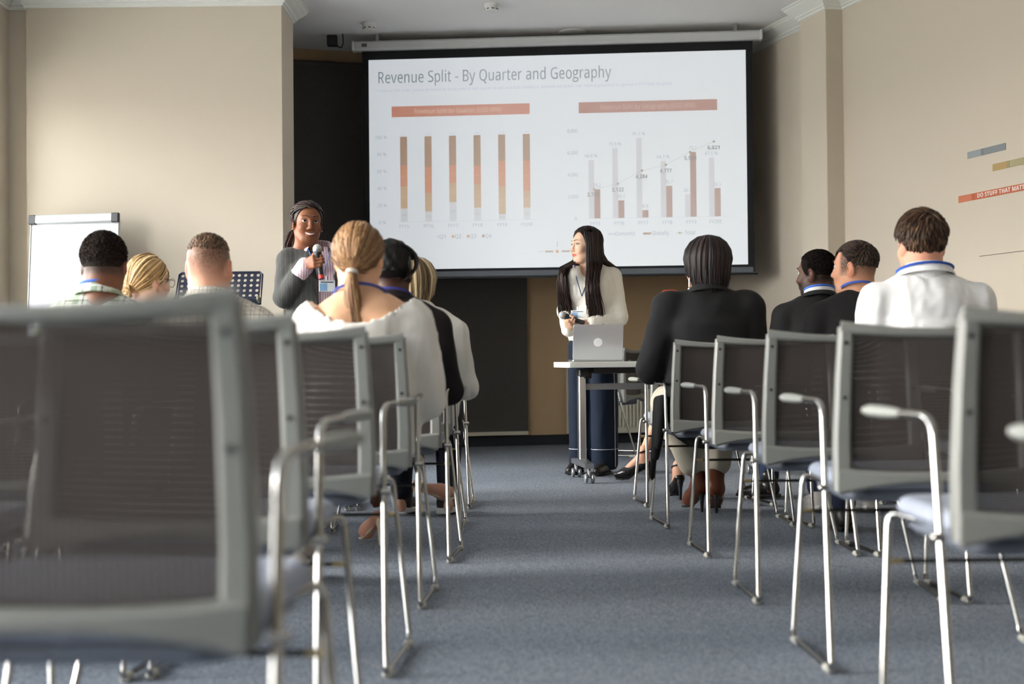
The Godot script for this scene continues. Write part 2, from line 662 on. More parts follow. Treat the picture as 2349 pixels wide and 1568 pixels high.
func build_screen() -> void:
	var bs := Basis(Vector3.UP, -0.085)
	var t := thing("projection_screen", "large white roller projection screen with black borders showing a slide of two bar charts", "screen", Vector3(0.37, 2.365, -11.5))
	t.rotation.y = -0.085
	var w := 3.06
	var h := 1.72
	var mb := MB.new()
	mb.box(Vector3(0, 0.02, -0.004), Vector3(w + 0.11, h + 0.16, 0.004))
	obj("black_border", mb, M.black_matte, t)
	mb = MB.new()
	mb.box(Vector3(0, 0, 0), Vector3(w, h, 0.003))
	var white := slide_mat(rgb(221, 225, 230))
	var sheet := obj("projected_sheet", mb, white, t)
	mb = MB.new()
	mb.box(Vector3(0, -h / 2 - 0.045, 0.0), Vector3(w + 0.09, 0.05, 0.02), 0.008)
	obj("weight_pocket", mb, mat(rgb(92, 98, 106), 0.5), t)
	mb = MB.new()
	mb.box(Vector3(0, -h / 2 - 0.076, 0.0), Vector3(w + 0.16, 0.014, 0.024), 0.004)
	obj("bottom_bar", mb, M.black, t)
	mb = MB.new()
	mb.bar([Vector3(-1.64, 0.97, 0.01), Vector3(1.64, 0.97, 0.01)], Vector3.UP, 0.038, 0.045, 0.014)
	var cas := obj("roller_case", mb, mat(rgb(205, 207, 208), 0.38), t)
	for s in [-1, 1]:
		mb = MB.new()
		mb.box(Vector3(s * 1.65, 0.97, 0.01), Vector3(0.022, 0.085, 0.1), 0.008)
		obj("end_cap", mb, M.white_plastic, cas)
		mb = MB.new()
		mb.box(Vector3(s * 1.45, 1.035, 0.01), Vector3(0.03, 0.07, 0.05), 0.004)
		obj("ceiling_bracket", mb, M.steel_paint, cas)
	mb = MB.new()
	mb.box(Vector3(-1.555, 0.972, 0.0555), Vector3(0.042, 0.026, 0.001))
	obj("maker_plate", mb, mat(rgb(50, 54, 52), 0.6), cas)
	mb = MB.new()
	for q in 3:
		mb.box(Vector3(-1.566 + q * 0.011, 0.972, 0.0564), Vector3(0.006, 0.010, 0.0008))
	obj("maker_plate_print", mb, mat(rgb(150, 154, 150), 0.6), cas)
	# --- the slide, as flat print on the sheet. slide coordinates: the sheet seen as 862 x 486 units from its top left
	var S := func(x: float, y: float, z: float) -> Vector3: return Vector3((x / 862.0 - 0.5) * w, (0.5 - y / 486.0) * h, z)
	var ux := w / 862.0
	var uy := h / 486.0
	var rect := func(m: MB, x0: float, y0: float, x1: float, y1: float, z := 0.0022) -> void:
		var a: Vector3 = S.call(x0, y0, z)
		var b: Vector3 = S.call(x1, y1, z)
		m.box((a + b) * 0.5, Vector3(absf(b.x - a.x), absf(b.y - a.y), 0.0006))
	var write := func(called: String, s: String, x: float, y: float, px: float, wide: float, c: Color, al := HORIZONTAL_ALIGNMENT_CENTER, bold := false) -> void:
		var tm := text_mesh(s, px * uy, bold)
		tm.horizontal_alignment = al
		var o := obj(called, tm, slide_mat(c), sheet)
		o.position = S.call(x, y, 0.0034)
		if wide > 0.0:
			var have := tm.get_aabb().size.x
			o.scale.x = wide * ux / maxf(have, 0.001)
	var grey := rgb(170, 172, 175)
	var LEFT := HORIZONTAL_ALIGNMENT_LEFT
	write.call("slide_title", "Revenue Split - By Quarter and Geography", 20, 42, 37, 536, rgb(158, 163, 166), LEFT)
	write.call("slide_subtitle", "Following slide shows revenue generated by the business in each quarter as well as in both markets i.e. domestic and global. High revenue generation is reported in FY19 from the global", 19, 72, 9.5, 676, rgb(190, 192, 197), LEFT)
	mb = MB.new()
	rect.call(mb, 53, 109, 372, 134)
	obj("chart_heading", mb, slide_mat(rgb(203, 160, 137)), sheet)
	mb = MB.new()
	rect.call(mb, 484, 110, 797, 135)
	obj("chart_heading", mb, slide_mat(rgb(186, 155, 148)), sheet)
	write.call("heading_lettering", "Revenue Split by Quarter (USD MM)", 206, 121.5, 15, 200, rgb(216, 200, 188))
	write.call("heading_lettering", "Revenue Split by Geography (USD MM)", 640, 122.5, 15, 214, rgb(204, 188, 184))
	# stacked bars
	var cq := [rgb(209, 210, 213), rgb(203, 183, 164), rgb(207, 166, 147), rgb(182, 162, 146)]
	var cuts := [[0.155, 0.415, 0.66], [0.115, 0.335, 0.64], [0.22, 0.445, 0.655], [0.15, 0.425, 0.64], [0.07, 0.395, 0.69], [0.14, 0.335, 0.69]]
	var tops := ["33.1", "36.4", "34.4", "36.4", "30.8", "31.6"]
	var lows := ["16", "11.9", "22", "14.7", "6.7", "13.5"]
	var mids := [["25.4", "24.5"], ["30.1", "21.6"], ["21.4", "22.2"], ["21.1", "27.8"], ["29.5", "33.0"], ["35.4", "19.5"]]
	var years := ["FY15", "FY16", "FY17", "FY18", "FY19", "FY20E"]
	for k in 6:
		var x := 72.0 + k * 56.7
		var lv: Array = [0.0] + cuts[k] + [1.0]
		for q in 4:
			mb = MB.new()
			rect.call(mb, x, 376 - 196.5 * lv[q + 1], x + 16.3, 376 - 196.5 * lv[q])
			obj("chart_bar", mb, slide_mat(cq[q]), sheet)
		write.call("bar_value", tops[k], x + 8, 175, 6, 12, rgb(186, 190, 204))
		write.call("bar_value", lows[k], x + 8, 376 - 98 * lv[1], 6, 11, rgb(182, 182, 184))
		write.call("bar_value", mids[k][0], x + 8, 376 - 98 * (lv[3] + lv[2]), 6, 11, rgb(222, 190, 172))
		write.call("bar_value", mids[k][1], x + 8, 376 - 98 * (lv[1] + lv[2]), 6, 11, rgb(216, 200, 182))
		write.call("year_label", years[k], x + 8, 387, 11, 22 if k < 5 else 27, grey)
	for k in 6:
		write.call("axis_label", "%d %%" % (k * 20), 29 if k < 5 else 27.5, 377 - k * 39.4, 11, [16, 21, 21, 21, 21, 27][k], grey)
	for k in 4:
		var x := 155.0 + k * 35
		mb = MB.new()
		rect.call(mb, x, 408.5, x + 5.5, 415)
		obj("legend_mark", mb, slide_mat(cq[k]), sheet)
		write.call("legend_label", "Q%d" % (k + 1), x + 14.5, 412, 12.5, 14, grey)
	mb = MB.new()
	rect.call(mb, 64, 375.8, 394, 376.6, 0.002)
	rect.call(mb, 493, 375.8, 817, 376.6, 0.002)
	obj("chart_baseline", mb, slide_mat(rgb(200, 202, 206)), sheet)
	# grouped bars with a line
	var dom := [133.5, 159.5, 181.5, 128.0, 51.0, 133.5]
	var glo := [66.5, 40.0, 17.0, 71.0, 147.0, 64.0]
	var dl := ["66.8 %", "79.9 %", "91.1 %", "64.3 %", "26.3", "67.5 %"]
	var gl := ["33.2", "20.1", "8.9", "35.7", "73.7", "32.5"]
	var tot := ["2,736", "3,122", "4,284", "4,777", "5,931", "6,821"]
	var dots := [[517, 309], [571.5, 298], [626, 269], [680, 257], [734.5, 229], [788.5, 206.5]]
	var tpos := [[515, 321.5], [571, 311.5], [625, 282.5], [680, 270.5], [736, 242.5], [788.5, 220]]
	for k in 6:
		var x := 505.0 + k * 54.3
		mb = MB.new()
		rect.call(mb, x, 376 - dom[k], x + 12.5, 376)
		obj("chart_bar", mb, slide_mat(rgb(206, 206, 211)), sheet)
		mb = MB.new()
		rect.call(mb, x + 12.5, 376 - glo[k], x + 26, 376, 0.0026)
		obj("chart_bar", mb, slide_mat(rgb(182, 162, 158)), sheet)
		write.call("bar_value", dl[k], x + 6, 376 - dom[k] - 9.5, 10.5, 28 if k != 4 else 17, grey)
		write.call("bar_value", gl[k], x + 19, 376 - glo[k] - 9.0, 10.5, 17 if k != 2 else 12.5, grey)
		write.call("year_label", years[k], x + 14, 388, 11, 22 if k < 5 else 27, grey)
		write.call("total_value", tot[k], tpos[k][0], tpos[k][1], 12, 27, rgb(150, 151, 153), HORIZONTAL_ALIGNMENT_CENTER, true)
	mb = MB.new()
	for k in 5:
		var a: Vector3 = S.call(dots[k][0], dots[k][1], 0.004)
		var b: Vector3 = S.call(dots[k + 1][0], dots[k + 1][1], 0.004)
		mb.bar([a, b], Vector3.BACK, 0.0004, 0.0015, 0.0001)
	obj("trend_line", mb, slide_mat(rgb(192, 190, 180)), sheet)
	for k in 6:
		mb = MB.new()
		mb.lathe([Vector2(0.0, 0.0005), Vector2(0.0092, 0.0005), Vector2(0.0092, -0.0005)], 16, xf(S.call(dots[k][0], dots[k][1], 0.0045), Basis(Vector3.RIGHT, PI / 2)), true)
		obj("trend_dot", mb, slide_mat(rgb(174, 168, 148)), sheet)
	for k in 5:
		write.call("axis_label", ["0", "2,000", "4,000", "6,000", "8,000"][k], 469.0 if k else 475.0, 376 - k * 50.2, 11, 23 if k else 5, grey)
	mb = MB.new()
	rect.call(mb, 548, 410, 564, 415)
	obj("legend_mark", mb, slide_mat(rgb(206, 206, 211)), sheet)
	mb = MB.new()
	rect.call(mb, 627, 410, 645, 415)
	obj("legend_mark", mb, slide_mat(cq[3]), sheet)
	mb = MB.new()
	rect.call(mb, 702, 411.8, 718, 412.8)
	mb.lathe([Vector2(0.0, 0.0005), Vector2(0.009, 0.0005), Vector2(0.009, -0.0005)], 16, xf(S.call(710, 412.3, 0.003), Basis(Vector3.RIGHT, PI / 2)), true)
	obj("legend_mark", mb, slide_mat(rgb(174, 168, 148)), sheet)
	write.call("legend_label", "Domestic", 587, 412, 12.5, 45, grey)
	write.call("legend_label", "Globally", 666, 412, 12.5, 39, grey)
	write.call("legend_label", "Total", 733, 412, 12.5, 23, grey)
	# little ornament at the foot of the slide
	mb = MB.new()
	rect.call(mb, 431.4, 427, 433.0, 440)
	rect.call(mb, 389, 449.3, 401, 450.3)
	rect.call(mb, 404, 447.6, 423, 452)
	rect.call(mb, 442, 447.6, 461, 452)
	rect.call(mb, 464, 449.3, 476, 450.3)
	obj("slide_ornament", mb, slide_mat(rgb(184, 176, 168)), sheet)
	mb = MB.new()
	mb.lathe([Vector2(0.0, 0.0005), Vector2(0.0135, 0.0005), Vector2(0.0135, -0.0005)], 18, xf(S.call(432, 450, 0.003), Basis(Vector3.RIGHT, PI / 2)), true)
	obj("slide_ornament_dot", mb, slide_mat(rgb(205, 174, 152)), sheet)


# the sheet is white cloth; what the projector throws on it differs from place to place
const ROOM_ON_SCREEN := 0.30
var slide_mats := {}


func slide_mat(c: Color) -> StandardMaterial3D:
	if not slide_mats.has(c):
		var m := mat(Color(0.78, 0.79, 0.79), 0.9, 0.0, 0.1)
		m.emission_enabled = true
		var l := lin(c)
		m.emission = Color(maxf(l.r - ROOM_ON_SCREEN, 0.004), maxf(l.g - ROOM_ON_SCREEN, 0.004), maxf(l.b - ROOM_ON_SCREEN, 0.004)).linear_to_srgb()
		m.emission_energy_multiplier = 1.0 / EXPOSURE
		slide_mats[c] = m
	return slide_mats[c]


# ------------------------------------------------------------------ smaller things on walls and ceiling
func build_small_room_things() -> void:
	var ang := atan(0.277)
	var bs := Basis(Vector3.UP, ang)
	# blackout roller blinds on the back wall
	var bpos := func(x: float, off: float) -> Vector3: return Vector3(x, 0, -(12.6 + 0.277 * x)) + bs * Vector3(0, 0, off)
	for q in [[-2.75, -1.50, 0.065, "charcoal blackout roller blind on back wall, left sheet in the niche"], [-1.52, 0.125, 0.045, "charcoal blackout roller blind with pale bottom bar, right sheet below the projection screen"]]:
		var x0: float = q[0]
		var x1: float = q[1]
		var t := thing("roller_blind", q[3], "blind", bpos.call((x0 + x1) / 2, q[2]), ang, "charcoal roller blinds on the back wall")
		var w: float = (x1 - x0) / cos(ang)
		var mb := MB.new()
		mb.box(Vector3(0, 1.70, 0), Vector3(w, 3.2, 0.003))
		obj("blind_sheet", mb, M.blind, t)
		mb = MB.new()
		mb.bar([Vector3(-w / 2, 0.112, 0.0), Vector3(w / 2, 0.112, 0.0)], Vector3.UP, 0.017, 0.008, 0.004)
		obj("bottom_bar", mb, M.blind_bar, t)
		mb = MB.new()
		mb.tube([Vector3(-w / 2, 3.3, -0.012), Vector3(w / 2, 3.3, -0.012)], 0.024, 12)
		obj("roller_tube", mb, M.blind, t)
	# smoke detectors
	for q in [[Vector3(-0.13, CEIL, -10.65), "white round smoke detector on ceiling, alone near the top edge of the photo"], [Vector3(-1.11, CEIL, -11.22), "white round smoke detector on ceiling above left end of projection screen"]]:
		var t := thing("smoke_detector", q[1], "smoke detector", q[0])
		var mb := MB.new()
		mb.lathe([Vector2(0.056, 0), Vector2(0.056, -0.014), Vector2(0.05, -0.02), Vector2(0.05, -0.022)], 28)
		obj("base", mb, M.white_plastic, t)
		mb = MB.new()
		mb.lathe([Vector2(0.05, -0.022), Vector2(0.051, -0.044), Vector2(0.046, -0.052), Vector2(0.034, -0.056), Vector2(0, -0.057)], 28)
		obj("cover", mb, M.white_plastic, t)
		for k in 8:
			mb = MB.new()
			mb.box(Vector3(0, -0.040, 0.0497), Vector3(0.02, 0.008, 0.004), 0.001)
			var s := obj("vent_slot", mb, M.dark_slot, t)
			s.rotation.y = TAU * (k + 0.25) / 8
	var t2 := thing("ceiling_speaker", "flat round white ceiling disc above the projection screen roller", "speaker", Vector3(0.52, CEIL, -11.58))
	var mb2 := MB.new()
	mb2.lathe([Vector2(0.115, 0), Vector2(0.115, -0.006), Vector2(0.108, -0.010), Vector2(0.10, -0.010)], 36)
	obj("rim", mb2, M.white_plastic, t2)
	mb2 = MB.new()
	mb2.lathe([Vector2(0.10, -0.008), Vector2(0.07, -0.011), Vector2(0, -0.013)], 36)
	obj("grille", mb2, M.white_trim, t2)
	t2 = thing("cable_box", "small black box on ceiling with cable to left end of screen roller", "box", Vector3(-1.45, CEIL, -11.62))
	mb2 = MB.new()
	mb2.box(Vector3(0, -0.045, 0), Vector3(0.082, 0.09, 0.06), 0.006)
	obj("case", mb2, M.black, t2)
	mb2 = MB.new()
	mb2.tube([Vector3(0.035, -0.08, 0), Vector3(0.06, -0.105, 0.03), Vector3(0.085, -0.115, 0.07), Vector3(0.105, -0.095, 0.13), Vector3(0.112, -0.06, 0.2), Vector3(0.115, -0.05, 0.26)], 0.005, 8)
	obj("cable", mb2, M.black, t2)
	# coloured strips on the right wall
	var on := func(d: float, y: float, off := 0.002) -> Vector3: return Vector3(2.33 + 0.277 * (10.94 - d), y, -d) + bs * Vector3(-off, 0, 0)
	for q in [["grey", 8.942, 8.56, 2.017, 2.017, rgb(128, 134, 138), rgb(146, 152, 156)], ["gold", 8.686, 7.5, 1.905, 1.905, rgb(166, 156, 118), rgb(172, 146, 96)], ["orange", 9.044, 7.6, 1.751, 1.751, rgb(190, 98, 66), rgb(196, 116, 84)]]:
		var a: Vector3 = on.call(q[1], q[3])
		var b: Vector3 = on.call(q[2], q[4])
		var extra: String = {"grey": "topmost of three, blank", "gold": "middle of three, blank", "orange": "lowest of three, with white lettering"}[q[0]]
		var t := thing("wall_strip", "%s coloured strip on the right wall, %s" % [q[0], extra], "wall strip", (a + b) * 0.5)
		t.basis = Basis(Vector3.UP, ang + PI / 2 + PI)
		var w := (b - a).length()
		var mb := MB.new()
		mb.box(Vector3.ZERO, Vector3(w, 0.042, 0.004), 0.001)
		obj("band", mb, mat(q[5], 0.7), t)
		for s in [[0.06, 0.145], [0.205, 0.025]]:
			mb = MB.new()
			mb.box(Vector3(-w / 2 + s[0] + s[1] / 2 - 0.06, -0.001, 0.0025), Vector3(s[1], 0.0415, 0.001))
			obj("tape_patch", mb, mat(q[6] if s[1] > 0.1 else q[5].darkened(0.08), 0.7), t)
		if q[0] == "orange":
			var tm := text_mesh("DO STUFF THAT MATTERS", 0.037, true)
			tm.horizontal_alignment = HORIZONTAL_ALIGNMENT_LEFT
			var o := obj("lettering", tm, mat(rgb(236, 228, 216), 0.7), t)
			o.position = Vector3(-w / 2 + 0.205, 0.0, 0.0035)
			o.scale.x = 0.555 / tm.get_aabb().size.x
	var a2: Vector3 = on.call(8.836, 1.374)
	var b2: Vector3 = on.call(6.5, 1.374)
	var t3 := thing("wall_rail", "thin grey picture rail line on right wall behind the man in white shirt", "rail", (a2 + b2) * 0.5)
	t3.basis = Basis(Vector3.UP, ang + PI / 2 + PI)
	mb2 = MB.new()
	mb2.box(Vector3.ZERO, Vector3((b2 - a2).length(), 0.0035, 0.006), 0.001)
	obj("rail_strip", mb2, mat(rgb(120, 112, 100), 0.6), t3)


# ------------------------------------------------------------------ table, laptop, radiator, flip chart, music stand
func build_table_group() -> void:
	var t := thing("folding_table", "white topped folding table on castors carrying the laptop", "table", Vector3(1.009, 0, -9.006), 0.125)
	var mb := MB.new()
	mb.slab(1.42, 0.60, 0.012, 0.706, 0.741, 0.003)
	obj("tabletop", mb, mat(rgb(226, 226, 220), 0.45), t)
	mb = MB.new()
	mb.bar([Vector3(-0.52, 0.686, 0.12), Vector3(0.52, 0.686, 0.12)], Vector3.UP, 0.018, 0.014, 0.003)
	mb.bar([Vector3(-0.52, 0.686, -0.12), Vector3(0.52, 0.686, -0.12)], Vector3.UP, 0.018, 0.014, 0.003)
	obj("top_rail", mb, M.black, t)
	mb = MB.new()
	mb.bar([Vector3(-0.56, 0.585, 0.0), Vector3(0.56, 0.585, 0.0)], Vector3.UP, 0.020, 0.012, 0.003)
	obj("stretcher", mb, M.steel_paint, t)
	for s in [-1.0, 1.0]:
		mb = MB.new()
		mb.bar([Vector3(s * 0.58, 0.11, 0), Vector3(s * 0.58, 0.66, 0)], Vector3.RIGHT, 0.022, 0.036, 0.005)
		obj("leg", mb, M.alu, t)
		mb = MB.new()
		mb.box(Vector3(s * 0.575, 0.672, 0), Vector3(0.06, 0.05, 0.12), 0.008)
		mb.box(Vector3(s * 0.545, 0.655, 0.03), Vector3(0.05, 0.04, 0.03), 0.006)
		obj("tilt_hinge", mb, M.black, t)
		mb = MB.new()
		mb.bar([Vector3(s * 0.58, 0.105, -0.26), Vector3(s * 0.58, 0.115, 0), Vector3(s * 0.58, 0.105, 0.26)], Vector3.RIGHT, 0.027, [0.016, 0.024, 0.016], 0.004)
		var ft := obj("foot", mb, M.alu, t)
		for e in [-1.0, 1.0]:
			mb = MB.new()
			mb.tube([Vector3(s * 0.58, 0.10, e * 0.235), Vector3(s * 0.58, 0.052, e * 0.235)], 0.011, 10)
			mb.box(Vector3(s * 0.58, 0.055, e * 0.235 + 0.008), Vector3(0.02, 0.045, 0.05), 0.006)
			for q in [-1.0, 1.0]:
				mb.lathe([Vector2(0, -0.009), Vector2(0.026, -0.009), Vector2(0.03, -0.005), Vector2(0.03, 0.005), Vector2(0.026, 0.009), Vector2(0, 0.009)], 18, xf(Vector3(s * 0.58 + q * 0.021, 0.031, e * 0.235 + 0.012), Basis(Vector3.BACK, PI / 2)), true)
			obj("castor", mb, M.steel_paint, ft)
	# laptop: lid towards the room
	var lt := thing("laptop", "open silver laptop standing on the white folding table", "laptop", Vector3(0.533, 0.742, -8.90), 0.10)
	mb = MB.new()
	mb.slab(0.314, 0.217, 0.012, 0.001, 0.013, 0.003, xf(Vector3(0.0, 0, -0.105)))
	obj("base", mb, M.alu, lt)
	mb = MB.new()
	mb.slab(0.27, 0.10, 0.004, 0.013, 0.0145, 0.0004, xf(Vector3(0.0, 0, -0.075)))
	obj("keyboard", mb, M.black, lt)
	var lid := Node3D.new()
	lid.name = "lid"
	lt.add_child(lid)
	lid.position = Vector3(0, 0.010, 0.005)
	lid.rotation = Vector3(PI / 2 + 0.22, 0, 0.05)
	mb = MB.new()
	mb.slab(0.314, 0.224, 0.012, 0.0, 0.006, 0.0022, xf(Vector3(0, 0, -0.114)))
	obj("lid_shell", mb, mat(rgb(206, 209, 214), 0.36, 0.75), lid)
	mb = MB.new()
	mb.lathe([Vector2(0, 0.0068), Vector2(0.0262, 0.0068), Vector2(0.0275, 0.006)], 36, xf(Vector3(0, 0, -0.114)), true)
	obj("emblem_disc", mb, mat(rgb(236, 238, 240), 0.4), lid)
	mb = MB.new()
	mb.box(Vector3(0, -0.0008, -0.114), Vector3(0.29, 0.001, 0.196))
	obj("display", mb, M.black, lid)
	var ph := thing("flat_phone", "dark flat phone lying on the table right of the laptop", "phone", Vector3(0.79, 0.742, -8.9), 0.2)
	mb = MB.new()
	mb.slab(0.13, 0.07, 0.008, 0.0, 0.008, 0.002)
	obj("body", mb, M.black, ph)

	# radiator on the back wall
	var ang := atan(0.277)
	var rb := Basis(Vector3.UP, ang)
	var rp := Vector3(0.95, 0, -(12.6 + 0.277 * 0.95)) + rb * Vector3(0, 0, 0.10)
	var rd := thing("radiator", "ribbed cream panel radiator low on the back wall behind the table", "radiator", rp, ang)
	var cream := mat(rgb(206, 202, 184), 0.45)
	mb = MB.new()
	mb.box(Vector3(0, 0.385, 0.0), Vector3(0.98, 0.58, 0.008), 0.002)
	mb.box(Vector3(0, 0.385, -0.06), Vector3(0.98, 0.56, 0.008), 0.002)
	obj("panel", mb, cream, rd)
	for k in 28:
		mb = MB.new()
		mb.bar([Vector3(-0.46 + k * 0.034, 0.145, 0.004), Vector3(-0.46 + k * 0.034, 0.16, 0.012), Vector3(-0.46 + k * 0.034, 0.61, 0.012), Vector3(-0.46 + k * 0.034, 0.625, 0.004)], Vector3.RIGHT, 0.011, 0.007, 0.005)
		obj("rib", mb, cream, rd)
	mb = MB.new()
	mb.box(Vector3(0, 0.677, -0.03), Vector3(0.985, 0.012, 0.075), 0.003)
	obj("top_grille", mb, cream, rd)
	for s in [-1.0, 1.0]:
		mb = MB.new()
		mb.box(Vector3(s * 0.492, 0.385, -0.03), Vector3(0.012, 0.57, 0.07), 0.003)
		obj("side_panel", mb, cream, rd)
	mb = MB.new()
	for q in [0.40, 0.44]:
		mb.tube([Vector3(q, 0.11, -0.03), Vector3(q, 0.0, -0.03)], 0.008, 8)
	obj("pipe", mb, cream, rd)

	# flip chart in front of the left wall
	var fc := thing("flip_chart", "white flip chart easel with grey clamp bar by the bright left wall", "flip chart", Vector3(-3.09, 0, -9.85), -0.19)
	var bb := Basis(Vector3.RIGHT, -0.08)
	mb = MB.new()
	mb.box(bb * Vector3(0, 1.27, 0.0), Vector3(0.66, 1.0, 0.018), 0.004, bb)
	obj("board", mb, mat(rgb(176, 178, 183), 0.4), fc)
	mb = MB.new()
	for s in [-1.0, 1.0]:
		mb.box(bb * Vector3(s * 0.332, 1.27, 0.002), Vector3(0.01, 1.0, 0.026), 0.003, bb)
	mb.box(bb * Vector3(0, 0.765, 0.002), Vector3(0.67, 0.014, 0.026), 0.003, bb)
	obj("edge_frame", mb, mat(rgb(176, 178, 176), 0.5), fc)
	mb = MB.new()
	mb.bar([bb * Vector3(-0.30, 1.782, 0.022), bb * Vector3(0.30, 1.782, 0.022)], bb * Vector3.UP, 0.030, 0.014, 0.007)
	mb.bar([bb * Vector3(-0.30, 1.762, 0.036), bb * Vector3(0.30, 1.762, 0.036)], bb * Vector3.UP, 0.0012, 0.0012, 0.0004)
	obj("clamp_bar", mb, mat(rgb(176, 182, 182), 0.4, 0.2), fc)
	for s in [-1.0, 1.0]:
		mb = MB.new()
		mb.bar([bb * Vector3(s * 0.29, 1.780, 0.02), bb * Vector3(s * 0.337, 1.780, 0.02)], bb * Vector3.UP, 0.033, 0.019, 0.006)
		obj("end_cap", mb, mat(rgb(52, 53, 58), 0.6), fc)
	mb = MB.new()
	mb.lathe([Vector2(0.0095, 0.0005), Vector2(0.0095, 0.001), Vector2(0.0075, 0.001), Vector2(0.0075, 0.0005)], 20, xf(bb * Vector3(-0.272, 1.787, 0.0368), bb * Basis(Vector3.RIGHT, PI / 2)), true)
	obj("ring_mark", mb, mat(rgb(214, 220, 220), 0.5), fc)
	mb = MB.new()
	mb.bar([bb * Vector3(-0.33, 0.74, 0.04), bb * Vector3(0.33, 0.74, 0.04)], bb * Vector3.UP, 0.008, 0.035, 0.003)
	obj("pen_tray", mb, M.alu, fc)
	for s in [-1.0, 1.0]:
		mb = MB.new()
		mb.tube([bb * Vector3(s * 0.22, 0.80, -0.01), Vector3(s * 0.34, 0.01, 0.08)], 0.012, 10)
		obj("leg", mb, M.alu, fc)
	mb = MB.new()
	mb.tube([bb * Vector3(0, 1.5, -0.02), Vector3(0, 0.01, -0.6)], 0.012, 10)
	obj("rear_leg", mb, M.alu, fc)

	# music stand: perforated desk on a tripod
	var ms := thing("music_stand", "dark blue perforated music stand behind the man with cropped fair hair", "music stand", Vector3(-1.645, 0, -8.0), -0.04)
	var navy := mat(rgb(36, 40, 58), 0.4, 0.3)
	var tilt := Basis(Vector3.RIGHT, -0.42)
	var ctr := Vector3(0, 1.175, 0.0)
	perforated_desk(ms, navy, ctr, tilt)
	mb = MB.new()
	mb.bar([ctr + tilt * Vector3(-0.235, -0.102, 0.03), ctr + tilt * Vector3(0.235, -0.102, 0.03)], tilt * Vector3.UP, 0.003, 0.03, 0.001)
	mb.bar([ctr + tilt * Vector3(-0.235, -0.094, 0.06), ctr + tilt * Vector3(0.235, -0.094, 0.06)], tilt * Vector3.UP, 0.010, 0.002, 0.001)
	obj("ledge", mb, navy, ms)
	mb = MB.new()
	mb.box(ctr + tilt * Vector3(0.238, -0.092, 0.04), Vector3(0.02, 0.03, 0.05), 0.006, tilt)
	obj("page_clip", mb, mat(rgb(122, 124, 100), 0.5), ms)
	mb = MB.new()
	mb.tube([Vector3(0, 0.28, -0.03), Vector3(0, 0.75, -0.03)], 0.013, 12)
	mb.tube([Vector3(0, 0.74, -0.03), Vector3(0, 1.15, -0.035)], 0.009, 12)
	mb.lathe([Vector2(0.016, 0), Vector2(0.02, 0.01), Vector2(0.02, 0.04), Vector2(0.016, 0.05)], 12, xf(Vector3(0, 0.72, -0.03)))
	obj("pole", mb, M.black, ms)
	for k in 3:
		var an := TAU * k / 3.0 + 0.3
		mb = MB.new()
		mb.tube([Vector3(0, 0.32, -0.03), Vector3(sin(an) * 0.16, 0.17, cos(an) * 0.16 - 0.03), Vector3(sin(an) * 0.29, 0.014, cos(an) * 0.29 - 0.03)], 0.008, 8)
		obj("leg", mb, M.black, ms)


func perforated_desk(ms: Node3D, m: Material, ctr: Vector3, tilt: Basis) -> void:
	# a plate whose holes are real: one quad ring of pieces round every hole
	var mb := MB.new()
	var cols := 13
	var rows := 6
	var cw := 0.465 / cols
	var chh := 0.192 / rows
	for cx in cols:
		for cy in rows:
			var o := Vector3((cx + 0.5) * cw - 0.2325, (cy + 0.5) * chh - 0.096, 0)
			var hole := cx != 5 and cx != 6 and cx != 7
			var r := 0.0092
			var cells := 12
			for e in [-1.0, 1.0]:
				for k in cells:
					var a := TAU * k / cells + PI / 4
					var b := TAU * (k + 1) / cells + PI / 4
					var sq := func(an: float) -> Vector3:
						var v := Vector2(cos(an), sin(an))
						var f := 1.0 / maxf(absf(v.x), absf(v.y))
						return Vector3(v.x * f * cw / 2, v.y * f * chh / 2, 0)
					var z := Vector3(0, 0, e * 0.0012)
					var ia := Vector3(cos(a) * r, sin(a) * r, 0) if hole else Vector3.ZERO
					var ib := Vector3(cos(b) * r, sin(b) * r, 0) if hole else Vector3.ZERO
					mb.quad(ctr + tilt * (o + sq.call(a) + z), ctr + tilt * (o + sq.call(b) + z), ctr + tilt * (o + ib + z), ctr + tilt * (o + ia + z), tilt * Vector3(0, 0, e))
			if hole:
				for k in cells:
					var a := TAU * k / cells + PI / 4
					var b := TAU * (k + 1) / cells + PI / 4
					var p := Vector3(cos(a) * r, sin(a) * r, 0)
					var q := Vector3(cos(b) * r, sin(b) * r, 0)
					var z := Vector3(0, 0, 0.0012)
					mb.quad(ctr + tilt * (o + p - z), ctr + tilt * (o + q - z), ctr + tilt * (o + q + z), ctr + tilt * (o + p + z), tilt * -(p + q).normalized())
	obj("perforated_plate", mb, m, ms)
	mb = MB.new()
	var rim := []
	for q in [[-0.222, 0.100], [0.222, 0.100], [0.238, 0.086], [0.244, -0.1], [-0.244, -0.1], [-0.238, 0.086], [-0.222, 0.100]]:
		rim.append(ctr + tilt * Vector3(q[0], q[1], 0))
	mb.tube(rim, 0.006, 8, false)
	obj("rolled_rim", mb, m, ms)


